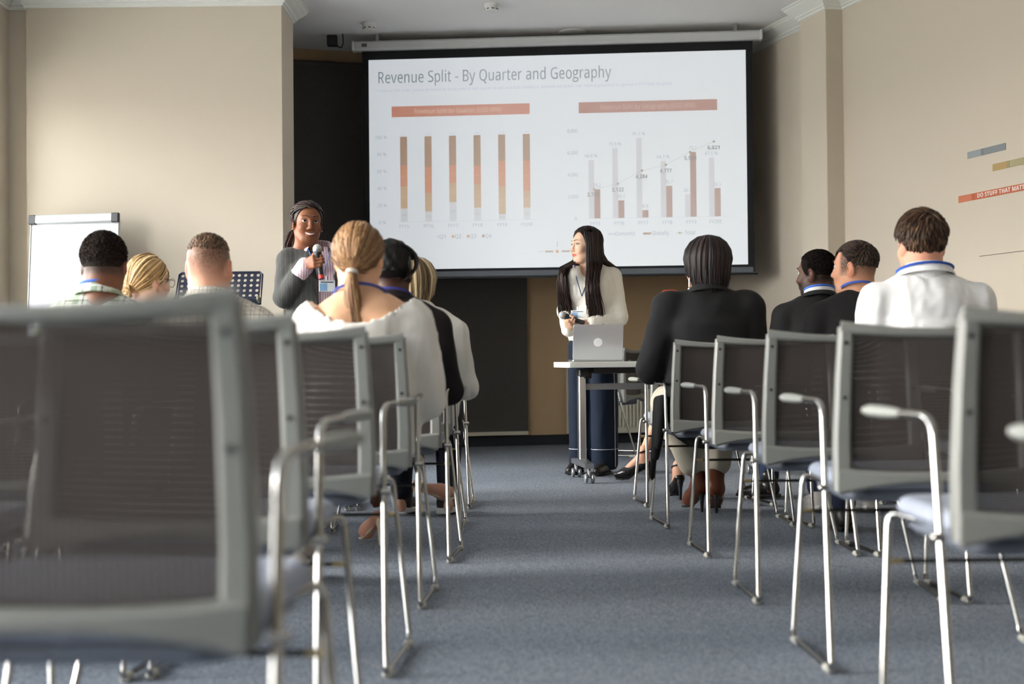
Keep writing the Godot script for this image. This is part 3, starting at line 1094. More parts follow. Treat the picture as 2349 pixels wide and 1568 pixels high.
# ------------------------------------------------------------------ chairs
func make_chair() -> Node3D:
	var t := thing("conference_chair", "", "chair")
	# moulded back frame: two uprights, dipped top bar, arched bottom bar
	var mb := MB.new()
	for s in [-1.0, 1.0]:
		mb.bar([Vector3(s * 0.227, 0.425, -0.118), Vector3(s * 0.226, 0.55, -0.122), Vector3(s * 0.220, 0.70, -0.122), Vector3(s * 0.213, 0.828, -0.116)], Vector3.RIGHT, [0.021, 0.020, 0.019, 0.018], [0.024, 0.021, 0.019, 0.016], 0.007)
	var top := []
	var bot := []
	var hw := []
	var bh := []
	for k in 13:
		var u := k / 6.0 - 1.0
		top.append(Vector3(u * 0.226, 0.829 - 0.016 * (1.0 - pow(absf(u), 1.8)), -0.116 + 0.016 * (1 - u * u)))
		hw.append(0.011 + 0.004 * u * u)
		bot.append(Vector3(u * 0.235, 0.450 + 0.008 * (1 - u * u), -0.118 + 0.014 * (1 - u * u)))
		bh.append(0.014 + 0.020 * pow(absf(u), 2.5))
	mb.bar(top, Vector3.UP, hw, 0.016, 0.006)
	mb.bar(bot, Vector3.UP, bh, 0.026, 0.008)
	var fr := obj("back_frame", mb, M.frame_plastic, t)
	for s in [-1.0, 1.0]:
		for y in [0.50, 0.655, 0.79]:
			mb = MB.new()
			mb.lathe([Vector2(0.0052, 0.0), Vector2(0.0052, 0.001), Vector2(0.003, 0.0015), Vector2(0.0, 0.0012)], 10, xf(Vector3(s * (0.229 - 0.035 * (y - 0.42)), y, -0.1215 + 0.0215), Basis(Vector3.RIGHT, PI / 2)), true)
			obj("screw", mb, M.dark_slot, fr)
	# back mesh: threads across with finer ones down
	mb = MB.new()
	var rows := 74
	for r in rows:
		var y := 0.475 + 0.338 * r / (rows - 1.0)
		var hwid := 0.212 - 0.035 * (y - 0.45)
		var pts := []
		for k in 7:
			var u := k / 3.0 - 1.0
			pts.append(Vector3(u * hwid, y - 0.012 * (1 - u * u) * smoothstep(0.7, 0.82, y), -0.126 + 0.022 * (1 - u * u)))
		for k in 6:
			var a: Vector3 = pts[k]
			var b: Vector3 = pts[k + 1]
			var up := Vector3(0, 0.0019, 0)
			var th := Vector3(0, 0, 0.0009)
			mb.quad(a - up + th, b - up + th, b + up + th, a + up + th, Vector3(0, 0.0, 1))
			mb.quad(a + up + th, b + up + th, b + up - th, a + up - th, Vector3(0, 1, 0))
			mb.quad(a - up - th, b - up - th, b + up - th, a + up - th, Vector3(0, 0, -1))
			mb.quad(a - up + th, b - up + th, b - up - th, a - up - th, Vector3(0, -1, 0))
	for k in 47:
		var u := k / 23.0 - 1.0
		var z := -0.1275 + 0.022 * (1 - u * u)
		mb.tube([Vector3(u * 0.211, 0.472, z), Vector3(u * 0.199, 0.815 - 0.012 * (1 - u * u), z)], 0.0011, 3, false)
	var me := obj("back_mesh", mb, M.mesh_thread, t)
	me.set_meta("kind", "stuff")
	# seat
	mb = MB.new()
	mb.slab(0.468, 0.45, 0.07, 0.425, 0.468, 0.018, xf(Vector3(0, 0, -0.352)), 7)
	obj("seat", mb, M.seat, t)
	mb = MB.new()
	mb.slab(0.43, 0.41, 0.06, 0.396, 0.428, 0.013, xf(Vector3(0, 0, -0.345)), 7)
	obj("seat_shell", mb, M.seat_shell, t)
	# steel side loops
	for s in [-1.0, 1.0]:
		var pts := []
		var pad0 := Vector3(s * 0.281, 0.646, -0.305)
		var pad1 := Vector3(s * 0.312, 0.648, -0.445)
		pts.append(pad0 + (pad1 - pad0) * 0.5)
		pts.append(pad0)
		pts.append_array(arc3(pad0, Vector3(s * 0.259, 0.644, -0.185), Vector3(s * 0.263, 0.55, -0.163), 0.045))
		pts.append(Vector3(s * 0.2655, 0.45, -0.135))
		pts.append_array(arc3(Vector3(s * 0.2655, 0.45, -0.135), Vector3(s * 0.282, 0.0115, 0.0), Vector3(s * 0.301, 0.0115, -0.406), 0.02))
		pts.append_array(arc3(Vector3(s * 0.282, 0.0115, 0.0), Vector3(s * 0.301, 0.0115, -0.406), Vector3(s * 0.247, 0.437, -0.545), 0.028))
		pts.append_array(arc3(Vector3(s * 0.301, 0.0115, -0.406), Vector3(s * 0.244, 0.432, -0.545), Vector3(s * 0.17, 0.420, -0.40), 0.03))
		pts.append(Vector3(s * 0.17, 0.420, -0.25))
		mb = MB.new()
		mb.tube(pts, 0.0078, 10)
		mb.lathe([Vector2(0.0, 0.006), Vector2(0.008, 0.005), Vector2(0.0095, 0.0), Vector2(0.0095, -0.02)], 12, xf(Vector3(s * 0.278, 0.432, -0.128), Basis(Vector3.BACK, -s * PI / 2)))
		obj("side_frame", mb, M.chrome, t)
		mb = MB.new()
		mb.tube([pad0 + (pad1 - pad0) * 0.02, pad0 + (pad1 - pad0) * 0.10, pad0 + (pad1 - pad0) * 0.3, pad0 + (pad1 - pad0) * 0.6, pad0 + (pad1 - pad0) * 0.9, pad1, pad1 + (pad1 - pad0) * 0.04], [0.0085, 0.0125, 0.0165, 0.0185, 0.0175, 0.013, 0.005], 14, true, 0.66, Vector3.UP)
		obj("armrest", mb, M.pad_plastic, t)
		for q in [Vector3(s * 0.2835, 0.010, -0.03), Vector3(s * 0.2995, 0.010, -0.372)]:
			mb = MB.new()
			mb.box(q, Vector3(0.024, 0.018, 0.05), 0.006)
			obj("glide", mb, M.glide, t)
		mb = MB.new()
		mb.tube([Vector3(s * 0.262, 0.336, -0.513), Vector3(s * 0.225, 0.336, -0.512)], 0.0062, 10)
		obj("rod_end", mb, M.brass, t)
	mb = MB.new()
	mb.tube([Vector3(-0.226, 0.336, -0.512), Vector3(0.226, 0.336, -0.512)], 0.005, 8)
	obj("cross_rod", mb, M.dark_chrome, t)
	return t


# points of a rounded corner at b between a and c
func arc3(a: Vector3, b: Vector3, c: Vector3, r: float) -> Array:
	var u := (a - b).normalized()
	var w := (c - b).normalized()
	var out := []
	for k in 7:
		var q := k / 6.0
		var p0 := b + u * r * (1.0 - q)
		var p1 := b + w * r * q
		out.append(p0.lerp(p1, q))
	return out


func build_chairs() -> void:
	var proto := make_chair()
	var first := true
	var ord := ["first", "second", "third", "fourth", "fifth", "sixth", "seventh"]
	# aisle chairs: x, z, turn, as measured; then their neighbours further from the aisle
	var L := [[-0.505, 7.20, 0.02], [-0.515, 6.25, 0.02], [-0.522, 5.305, -0.03], [-0.566, 4.324, -0.015], [-0.588, 3.39, -0.02], [-0.622, 2.446, -0.04], [-0.551, 1.551, -0.05]]
	var R := [[0.962, 7.24, 0.03], [0.966, 6.317, 0.045], [1.017, 5.37, 0.015], [1.027, 4.339, -0.02], [1.034, 3.384, -0.02], [1.027, 2.41, 0.01], [1.02, 1.56, 0.0]]
	var who := {"L3": "woman with ponytail", "L2": "braided woman", "L1": "bobbed woman"}
	var spots := []
	for k in 7:
		var note: String = [" behind the bobbed woman", "", "", " behind the ponytail woman", ", empty", ", empty", ", nearest the camera"][k]
		spots.append([L[k][0], L[k][1], L[k][2], "mesh-back chair left of the aisle, %s row from the screen%s" % [ord[k], ""]])
	for k in 7:
		spots.append([R[k][0], R[k][1], R[k][2], "mesh-back chair right of the aisle, %s row from the screen" % ord[k]])
	var seat_n := ["second", "third", "fourth", "fifth"]
	var lefts := [[1, 4], [1, 4], [1, 3], [1, 3], [1, 2], [1, 1], [0, 0]]
	var rights := [[1, 4], [1, 3], [1, 3], [1, 2], [1, 1], [0, 0], [0, 0]]
	for k in 7:
		for c in range(lefts[k][0], lefts[k][1] + 1):
			if c >= 1:
				spots.append([L[k][0] - 0.62 * c, L[k][1] - 0.012 * c * c, L[k][2] - 0.02 * c, "mesh-back chair in left block, %s seat from aisle, %s row from the screen" % [seat_n[c - 1], ord[k]]])
		for c in range(rights[k][0], rights[k][1] + 1):
			if c >= 1:
				spots.append([R[k][0] + 0.64 * c, R[k][1] - 0.012 * c * c, R[k][2] + 0.02 * c, "mesh-back chair in right block, %s seat from aisle, %s row from the screen" % [seat_n[c - 1], ord[k]]])
	spots.append([1.06, 11.2, 1.15, "empty mesh-back chair turned sideways before the radiator, behind the table"])
	for s in spots:
		var o: Node3D = proto
		if not first:
			o = proto.duplicate()
			o.name = numbered("conference_chair")
			add_child(o)
		first = false
		o.position = Vector3(s[0], 0, -s[1])
		o.rotation.y = s[2]
		o.set_meta("label", s[3])
		o.set_meta("group", "grey mesh-back conference chairs")


# ------------------------------------------------------------------ people: implicit surfaces meshed as surface nets
class Field:
	var T := PackedInt32Array()
	var A := PackedVector3Array()
	var BA := PackedVector3Array()
	var IV := PackedFloat32Array()
	var R0 := PackedVector3Array()
	var R1 := PackedVector3Array()
	var BI: Array[Basis] = []
	var K := PackedFloat32Array()
	var n_add := 0
	var noise: FastNoiseLite
	var amp := 0.0
	var nsc := Vector3.ONE

	func cap(a: Vector3, b: Vector3, ra: float, rb: float, k := 0.03) -> void:
		_p(0, a, b - a, Vector3(ra, ra, ra), Vector3(rb - ra, 0, 0), Basis(), k)

	func ell(ct: Vector3, r: Vector3, bs := Basis(), k := 0.03) -> void:
		_p(1, ct, Vector3.ZERO, r, Vector3.ZERO, bs.inverse(), k)

	# flattened capsule: half widths across x and z at both ends
	func ecap(a: Vector3, b: Vector3, xa: float, za: float, xb: float, zb: float, bs := Basis(), k := 0.04) -> void:
		_p(2, a, b - a, Vector3(xa, 0, za), Vector3(xb - xa, 0, zb - za), bs.inverse(), k)

	func _p(t: int, a: Vector3, ba: Vector3, r0: Vector3, r1: Vector3, bi: Basis, k: float) -> void:
		T.append(t)
		A.append(a)
		BA.append(ba)
		IV.append(1.0 / maxf(ba.length_squared(), 1e-9))
		R0.append(r0)
		R1.append(r1)
		BI.append(bi)
		K.append(k)

	func one(j: int, q: Vector3) -> float:
		var w := q - A[j]
		var t := T[j]
		if t == 0:
			var h := clampf(w.dot(BA[j]) * IV[j], 0.0, 1.0)
			return (w - BA[j] * h).length() - R0[j].x - R1[j].x * h
		if t == 1:
			w = BI[j] * w
			var r := R0[j]
			var a := (w / r).length()
			if a < 0.001:
				return -minf(r.x, minf(r.y, r.z))
			return a * (a - 1.0) / (w / (r * r)).length()
		var h2 := clampf(w.dot(BA[j]) * IV[j], 0.0, 1.0)
		w = BI[j] * (w - BA[j] * h2)
		var rx := R0[j].x + R1[j].x * h2
		var rz := R0[j].z + R1[j].z * h2
		var r2 := Vector3(rx, minf(rx, rz), rz)
		var a2 := (w / r2).length()
		if a2 < 0.001:
			return -minf(rx, rz)
		return a2 * (a2 - 1.0) / (w / (r2 * r2)).length()

	func sd(q: Vector3, list: PackedInt32Array) -> float:
		var d := 1000.0
		for j in list:
			if j < n_add:
				var e := one(j, q)
				var k := K[j]
				var g := k - absf(d - e)
				d = minf(d, e)
				if g > 0.0:
					d -= g * g * 0.25 / k
			else:
				var e := -one(j, q)
				var k := K[j]
				var g := k - absf(d - e)
				d = maxf(d, e)
				if g > 0.0:
					d += g * g * 0.25 / k
		if noise and absf(d) < amp * 3.0:
			var s := q * nsc
			d += noise.get_noise_3d(s.x, s.y, s.z) * amp
		return d

	func subtract_from_here() -> void:
		n_add = T.size()

	func net(cell: float) -> Dictionary:
		if n_add == 0:
			n_add = T.size()
		var lo := Vector3.ONE * 1e9
		var hi := -lo
		for j in n_add:
			var r := maxf(R0[j].x, maxf(R0[j].y, R0[j].z)) + maxf(0.0, maxf(R1[j].x, R1[j].z))
			for e in [A[j], A[j] + BA[j]]:
				lo = lo.min(e - Vector3.ONE * r)
				hi = hi.max(e + Vector3.ONE * r)
		lo -= Vector3.ONE * (cell * 2.5 + amp)
		hi += Vector3.ONE * (cell * 2.5 + amp)
		var nb := Vector3i(((hi - lo) / (cell * 4.0)).ceil())
		var nx := nb.x * 4 + 1
		var ny := nb.y * 4 + 1
		var nz := nb.z * 4 + 1
		var sy := nx
		var sz := nx * ny
		var f := PackedFloat32Array()
		f.resize(nx * ny * nz)
		f.fill(9.0)
		var vid := PackedInt32Array()
		vid.resize(nx * ny * nz)
		vid.fill(-1)
		var hd := 0.8661 * 4.0 * cell
		var act := PackedInt32Array()
		var tot := T.size()
		var ds := PackedFloat32Array()
		ds.resize(tot)
		for bz in nb.z:
			for by in nb.y:
				for bx in nb.x:
					var ctr := lo + Vector3(bx * 4 + 2, by * 4 + 2, bz * 4 + 2) * cell
					var dm := 1000.0
					for j in n_add:
						var e := one(j, ctr)
						ds[j] = e
						if e < dm:
							dm = e
					if dm > hd * 1.25 + 0.03 or dm < -hd * 1.6 - 0.02:
						if tot == n_add or dm > 0.0:
							continue
						var ok := false
						for j in range(n_add, tot):
							if absf(one(j, ctr)) < hd * 1.4:
								ok = true
						if not ok:
							continue
					var list := PackedInt32Array()
					for j in n_add:
						if ds[j] < dm + 2.2 * hd + K[j]:
							list.append(j)
					for j in range(n_add, tot):
						if one(j, ctr) < hd * 1.5 + K[j]:
							list.append(j)
					var any_in := false
					var any_out := false
					for z in 5:
						for y in 5:
							var at := bx * 4 + (by * 4 + y) * sy + (bz * 4 + z) * sz
							for x in 5:
								var v := f[at + x]
								if v == 9.0:
									v = sd(lo + Vector3(bx * 4 + x, by * 4 + y, bz * 4 + z) * cell, list)
									f[at + x] = v
								if v < 0.0:
									any_in = true
								else:
									any_out = true
					if any_in and any_out:
						act.append_array([bx, by, bz])
		var V := PackedVector3Array()
		var cells := PackedInt32Array()
		var co := [0, 1, sy, sy + 1, sz, sz + 1, sz + sy, sz + sy + 1]
		var cp := [Vector3(0, 0, 0), Vector3(1, 0, 0), Vector3(0, 1, 0), Vector3(1, 1, 0), Vector3(0, 0, 1), Vector3(1, 0, 1), Vector3(0, 1, 1), Vector3(1, 1, 1)]
		var ed := [[0, 1], [2, 3], [4, 5], [6, 7], [0, 2], [1, 3], [4, 6], [5, 7], [0, 4], [1, 5], [2, 6], [3, 7]]
		for b in range(0, act.size(), 3):
			for z in 4:
				for y in 4:
					for x in 4:
						var ix := act[b] * 4 + x
						var iy := act[b + 1] * 4 + y
						var iz := act[b + 2] * 4 + z
						var at := ix + iy * sy + iz * sz
						var m := 0
						for k in 8:
							if f[at + co[k]] < 0.0:
								m |= 1 << k
						if m == 0 or m == 255:
							continue
						var s := Vector3.ZERO
						var cn := 0
						for e in ed:
							var a: float = f[at + co[e[0]]]
							var c: float = f[at + co[e[1]]]
							if (a < 0.0) != (c < 0.0):
								var pa: Vector3 = cp[e[0]]
								s += pa.lerp(cp[e[1]], a / (a - c))
								cn += 1
						vid[at] = V.size()
						V.append(lo + (Vector3(ix, iy, iz) + s / cn) * cell)
						cells.append(at)
		var I := PackedInt32Array()
		var st := [1, sy, sz]
		for at in cells:
			var a := f[at]
			for ax in 3:
				var c := f[at + st[ax]]
				if (a < 0.0) == (c < 0.0):
					continue
				var u: int = st[(ax + 1) % 3]
				var w: int = st[(ax + 2) % 3]
				if at - u - w < 0:
					continue
				var v0 := vid[at - u - w]
				var v1 := vid[at - w]
				var v2 := vid[at]
				var v3 := vid[at - u]
				if v0 < 0 or v1 < 0 or v2 < 0 or v3 < 0:
					continue
				if a < 0.0:
					I.append_array([v0, v2, v1, v0, v3, v2])
				else:
					I.append_array([v0, v1, v2, v0, v2, v3])
		var N := PackedVector3Array()
		N.resize(V.size())
		for k in range(0, I.size(), 3):
			var g := (V[I[k + 2]] - V[I[k]]).cross(V[I[k + 1]] - V[I[k]])
			N[I[k]] += g
			N[I[k + 1]] += g
			N[I[k + 2]] += g
		for k in N.size():
			N[k] = N[k].normalized()
		return {"v": V, "n": N, "i": I}


func head_field(fem: bool) -> Field:
	var F := Field.new()
	var jw := 0.046 if fem else 0.052
	F.ell(Vector3(0, 0.035, 0.012), Vector3(0.0735, 0.082, 0.0925), Basis(), 0.02)
	F.ell(Vector3(0, -0.005, -0.030), Vector3(0.061, 0.085, 0.056), Basis(), 0.02)
	F.ell(Vector3(0, -0.060, -0.030), Vector3(jw, 0.046, 0.050), Basis(), 0.03)
	F.ell(Vector3(0, -0.096, -0.060), Vector3(0.022, 0.019, 0.020), Basis(), 0.022)
	for s in [-1.0, 1.0]:
		F.ell(Vector3(s * 0.037, -0.028, -0.062), Vector3(0.024, 0.024, 0.022), Basis(), 0.025)
		F.cap(Vector3(s * 0.05, -0.05, 0.01), Vector3(s * 0.028, -0.092, -0.045), 0.022, 0.02, 0.03)
		F.cap(Vector3(s * 0.012, 0.031, -0.083), Vector3(s * 0.042, 0.030, -0.066), 0.009, 0.008, 0.014)
		F.ell(Vector3(s * 0.011, -0.034, -0.0925), Vector3(0.0085, 0.0075, 0.010), Basis(), 0.009)
		# ear
		var eb := Basis(Vector3.UP, s * -0.35) * Basis(Vector3.RIGHT, -0.12)
		F.ell(Vector3(s * 0.0775, -0.004, 0.016), Vector3(0.0075, 0.032, 0.019), eb, 0.008)
		F.ell(Vector3(s * 0.0745, -0.029, 0.010), Vector3(0.006, 0.012, 0.009), eb, 0.008)
		# neck sides
		F.cap(Vector3(s * 0.02, -0.11, 0.030), Vector3(s * 0.075, -0.195, 0.040), 0.034, 0.026, 0.05)
	F.cap(Vector3(0, 0.020, -0.085), Vector3(0, -0.026, -0.1015), 0.0075, 0.0095, 0.014)
	F.ell(Vector3(0, -0.029, -0.1025), Vector3(0.0095, 0.0085, 0.0095), Basis(), 0.008)
	F.ell(Vector3(0, -0.0575, -0.0855), Vector3(0.0235, 0.0062, 0.0098), Basis(), 0.007)
	F.ell(Vector3(0, -0.0685, -0.0840), Vector3(0.0205, 0.0070, 0.0098), Basis(), 0.007)
	F.cap(Vector3(0, -0.03, 0.028), Vector3(0, -0.185, 0.040), 0.050 if fem else 0.058, 0.054 if fem else 0.064, 0.035)
	F.subtract_from_here()
	for s in [-1.0, 1.0]:
		F.ell(Vector3(s * 0.032, 0.010, -0.092), Vector3(0.015, 0.0085, 0.0135), Basis(), 0.012)
		F.ell(Vector3(s * 0.0855, 0.002, 0.010), Vector3(0.007, 0.017, 0.009), Basis(), 0.006)
	return F


func hand_field(grip: bool) -> Field:
	var F := Field.new()
	var xs := [0.028, 0.0095, -0.0095, -0.028]
	var ln := [[0.042, 0.026, 0.020], [0.046, 0.030, 0.021], [0.043, 0.028, 0.020], [0.034, 0.021, 0.018]]
	var an := [58.0, 140.0, 205.0] if grip else [18.0, 40.0, 58.0]
	for k in 4:
		var p := Vector3(xs[k], 0.041 - (0.005 if k == 3 else 0.0) - (0.002 if k == 0 else 0.0), 0)
		F.cap(Vector3(xs[k] * 0.72, -0.038, 0.0), p, 0.0125, 0.0108, 0.014)
		for q in 3:
			var a := deg_to_rad(an[q] + (k - 1.5) * (-3.0 if grip else 3.0))
			var e: Vector3 = p + Vector3(-xs[k] * 0.04, cos(a), sin(a)) * ln[k][q]
			F.cap(p, e, [0.0096, 0.0088, 0.0080][q], [0.0089, 0.0081, 0.0068][q], 0.005)
			p = e
	F.ell(Vector3(0.022, -0.015, 0.010), Vector3(0.015, 0.028, 0.013), Basis(), 0.014)
	F.ell(Vector3(-0.022, -0.015, 0.008), Vector3(0.012, 0.028, 0.011), Basis(), 0.014)
	var th := [Vector3(0.024, -0.026, 0.008), Vector3(0.045, -0.002, 0.026), Vector3(0.041, 0.026, 0.043), Vector3(0.024, 0.042, 0.050)] if grip else [Vector3(0.026, -0.026, 0.008), Vector3(0.048, 0.002, 0.016), Vector3(0.055, 0.030, 0.020), Vector3(0.054, 0.052, 0.018)]
	for q in 3:
		F.cap(th[q], th[q + 1], [0.0135, 0.0108, 0.0095][q], [0.0110, 0.0096, 0.0078][q], 0.008)
	F.cap(Vector3(-0.009, -0.085, 0), Vector3(-0.009, -0.036, 0), 0.0185, 0.0175, 0.02)
	F.cap(Vector3(0.009, -0.085, 0), Vector3(0.009, -0.036, 0), 0.0185, 0.0175, 0.02)
	return F


var heads := {}
var hands := {}


func head_shape(fem: bool) -> Dictionary:
	if not heads.has(fem):
		heads[fem] = head_field(fem).net(0.0038)
	return heads[fem]


func hand_shape(grip: bool) -> Dictionary:
	if not hands.has(grip):
		hands[grip] = hand_field(grip).net(0.0036)
	return hands[grip]


# ------------------------------------------------------------------ skeletons
# local axes of a person: y up, facing -z, right hand at +x; seated people have the chair's rear feet at z = 0
func seated(top: float, sw := 0.18, hs := 1.0, lean := 0.0, dxh := 0.0) -> Dictionary:
	var hc := top - 0.118 * hs
	var ny := top - 0.226 * hs
	var J := {
		"pel": Vector3(0, 0.585, -0.275), "wai": Vector3(0, 0.585 + (ny - 0.585) * 0.36, -0.265 + lean * 0.3), "che": Vector3(0, 0.585 + (ny - 0.585) * 0.70, -0.275 + lean * 0.7),
		"nck": Vector3(dxh * 0.5, ny, -0.265 + lean), "hed": Vector3(dxh, hc, -0.305 + lean * 1.1), "hs": hs, "sw": sw,
	}
	for s in [-1.0, 1.0]:
		var k := "L" if s < 0 else "R"
		J["sh" + k] = Vector3(s * sw, ny - 0.104, -0.27 + lean)
		J["el" + k] = Vector3(s * (sw + 0.045), ny - 0.36, -0.29 + lean * 0.5)
		J["wr" + k] = Vector3(s * 0.13, 0.665, -0.50)
		J["hip" + k] = Vector3(s * 0.088, 0.565, -0.30)
		J["kn" + k] = Vector3(s * 0.115, 0.525, -0.72)
		J["an" + k] = Vector3(s * 0.115, 0.095, -0.66)
	return J


func standing(top: float, sw := 0.17, hs := 0.96) -> Dictionary:
	var s0 := top / 1.65
	var J := {"pel": Vector3(0, 0.92 * s0, 0), "wai": Vector3(0, 1.06 * s0, 0.005), "che": Vector3(0, 1.23 * s0, 0.0), "nck": Vector3(0, top - 0.245 * hs, 0.015), "hed": Vector3(0, top - 0.118 * hs, -0.02), "hs": hs, "sw": sw}
	for s in [-1.0, 1.0]:
		var k := "L" if s < 0 else "R"
		J["sh" + k] = Vector3(s * sw, top - 0.352 * hs, 0.01)
		J["el" + k] = Vector3(s * (sw + 0.06), 1.06 * s0, 0.02)
		J["wr" + k] = Vector3(s * (sw + 0.05), 0.83 * s0, -0.05)
		J["hip" + k] = Vector3(s * 0.088, 0.88 * s0, 0)
		J["kn" + k] = Vector3(s * 0.095, 0.48 * s0, -0.005)
		J["an" + k] = Vector3(s * 0.10, 0.09, 0.01)
	return J


# torso and arms; g is added to every radius, b widens the trunk. sleeves: 0 none, 1 to the elbow, 2 to the wrist
func trunk(F: Field, J: Dictionary, g: float, b := 1.0, sleeves := 2, fem := false, low := 0.06) -> void:
	var pel: Vector3 = J.pel
	var wai: Vector3 = J.wai
	var che: Vector3 = J.che
	var nck: Vector3 = J.nck
	var sw: float = J.sw
	var ww := (0.128 if fem else 0.150) * b
	F.ecap(pel + Vector3(0, -low, 0), pel.lerp(wai, 0.35), 0.160 * b + g, 0.118 * b + g, 0.155 * b + g, 0.112 * b + g, Basis(), 0.05)
	F.ecap(pel.lerp(wai, 0.35), wai, 0.152 * b + g, 0.112 * b + g, ww + g, 0.100 * b + g, Basis(), 0.06)
	F.ecap(wai, che, ww + g, 0.100 * b + g, sw * 0.86 + g, 0.110 * b + g, Basis(), 0.06)
	var top: Vector3 = (J.shL + J.shR) * 0.5
	F.ecap(che, top + Vector3(0, -0.03, 0), sw * 0.86 + g, 0.108 * b + g, sw * 0.78 + g, 0.074 + g, Basis(), 0.06)
	for k in ["L", "R"]:
		var sh: Vector3 = J["sh" + k]
		F.cap(nck + Vector3((sh.x - nck.x) * 0.22, -0.040, 0.004), sh + Vector3(-signf(sh.x) * 0.012, 0.0, 0), 0.040 + g, 0.042 + g, 0.05)
		if sleeves >= 1:
			F.cap(sh + Vector3(0, -0.004, 0), J["el" + k], 0.043 + g, 0.037 + g, 0.03)
		if sleeves >= 2:
			F.cap(J["el" + k], J["wr" + k], 0.039 + g, 0.029 + g * 0.8, 0.02)
	if fem:
		for s in [-1.0, 1.0]:
			F.ell(che + Vector3(s * 0.072, 0.005, -0.075), Vector3(0.066 + g, 0.068 + g, 0.062 + g), Basis(), 0.04)


func legs(F: Field, J: Dictionary, g: float, shin := 1.0, to := 1.0) -> void:
	F.ecap(J.pel + Vector3(0, 0.08, 0), J.pel + Vector3(0, -0.03, 0), 0.150 + g, 0.112 + g, 0.158 + g, 0.115 + g, Basis(), 0.05)
	for k in ["L", "R"]:
		F.cap(J["hip" + k], J["kn" + k], 0.082 + g, 0.058 + g, 0.03)
		var an: Vector3 = J["kn" + k].lerp(J["an" + k], to)
		F.cap(J["kn" + k], J["kn" + k].lerp(an, 0.35), 0.056 + g, 0.054 + g * shin, 0.025)
		F.cap(J["kn" + k].lerp(an, 0.3), an, 0.054 + g * shin, 0.038 + g * shin, 0.025)


func skin_mat(fem := false) -> StandardMaterial3D:
	if not M.has("skin"):
		var m := mat(Color.WHITE, 0.52, 0.0, 0.4)
		m.vertex_color_use_as_albedo = true
		m.subsurf_scatter_enabled = true
		m.subsurf_scatter_strength = 0.08
		M.skin = m
	return M.skin


func hair_mat() -> StandardMaterial3D:
	if not M.has("hair"):
		var m := mat(Color.WHITE, 0.48, 0.0, 0.35)
		m.vertex_color_use_as_albedo = true
		M.hair = m
	return M.hair


func head_xf(J: Dictionary, yaw: float, pitch := 0.0, roll := 0.0) -> Transform3D:
	return Transform3D(Basis(Vector3.UP, yaw) * Basis(Vector3.RIGHT, pitch) * Basis(Vector3.BACK, roll) * Basis.from_scale(Vector3.ONE * J.hs), J.hed)


# the whole body as one mesh: trunk, limbs, then head and hands run into it
# o: skin, lips, fem, cell, stub (function giving hair-shadow strength), stub_col, hands {L: [xf, grip], R: ...}, feet
func make_body(t: Node3D, J: Dictionary, H: Transform3D, o: Dictionary) -> MeshInstance3D:
	var fem: bool = o.get("fem", false)
	var skin: Color = lin(o.skin)
	var F := Field.new()
	trunk(F, J, o.get("g", -0.014), o.get("b", 1.0), 2, fem)
	legs(F, J, -0.014)
	for k in ["L", "R"]:
		if not o.get("no_feet", false):
			var an: Vector3 = J["an" + k]
			F.cap(an + Vector3(0, -0.045, 0.02), an + J.get("toe" + k, Vector3(0, -0.065, -0.13)), 0.028, 0.024, 0.03)
	F.cap(J.nck + Vector3(0, -0.05, 0.0), J.hed + H.basis * Vector3(0, -0.12, 0.03), 0.05, 0.045, 0.05)
	for e in o.get("extra", []):
		F.ell(e[0], e[1], Basis(), e[2])
	var mb := MB.new()
	mb.put(F.net(o.get("cell", 0.021)), Transform3D(), skin)
	# head with lips, flush and hair shadow
	var hd := head_shape(fem)
	var lips: Color = lin(o.get("lips", o.skin.lerp(Color(0.62, 0.30, 0.28), 0.35)))
	var blush := Color(skin.r * 1.04, skin.g * 0.86, skin.b * 0.82)
	var sc: Color = lin(o.get("stub_col", Color(0.1, 0.09, 0.08)))
	var stub = o.get("stub", null)
	var nz := FastNoiseLite.new()
	nz.frequency = 180.0
	nz.seed = 4
	var cols := PackedColorArray()
	var hv: PackedVector3Array = hd.v
	cols.resize(hv.size())
	for k in hv.size():
		var p := hv[k]
		var c := skin
		if p.z < -0.05:
			var lu := absf(p.y + 0.063) / 0.0125 + pow(absf(p.x) / 0.026, 2.0)
			if lu < 1.0 and p.z < -0.080:
				c = c.lerp(lips, smoothstep(1.0, 0.75, lu))
			var ck := Vector2(absf(p.x) - 0.042, p.y + 0.03).length()
			c = c.lerp(blush, 0.5 * smoothstep(0.03, 0.0, ck))
		elif absf(p.x) > 0.076:
			c = c.lerp(blush, 0.8)
		if stub != null:
			var s: float = stub.call(p)
			if s > 0.0:
				c = c.lerp(sc, clampf(s * (0.85 + 0.5 * nz.get_noise_3d(p.x, p.y, p.z)), 0.0, 1.0))
		cols[k] = c
	mb.put({"v": hd.v, "n": hd.n, "i": hd.i, "c": cols}, H)
	for k in ["L", "R"]:
		var hx: Transform3D
		var grip := false
		if o.has("hand" + k):
			hx = o["hand" + k][0]
			grip = o["hand" + k][1]
		else:
			# resting on the thigh, palm down
			var wr: Vector3 = J["wr" + k]
			var fw: Vector3 = (wr - J["el" + k])
			fw = Vector3(fw.x * 0.4, -0.10, -absf(fw.z) - 0.1).normalized()
			var zz := Vector3(0, -1, 0)
			zz = (zz - fw * zz.dot(fw)).normalized()
			hx = Transform3D(Basis(fw.cross(zz), fw, zz), wr + fw * 0.075)
		var sz: float = o.get("hand_size", 0.95)
		hx.basis = hx.basis * Basis.from_scale(Vector3(-sz if k == "L" and not o.has("hand" + k) else sz, sz, sz))
		if o.has("hand" + k) and k == "L":
			hx.basis = hx.basis * Basis.from_scale(Vector3(-1, 1, 1))
		mb.put(hand_shape(grip), hx, skin)
	return obj("body", mb, skin_mat(), t)


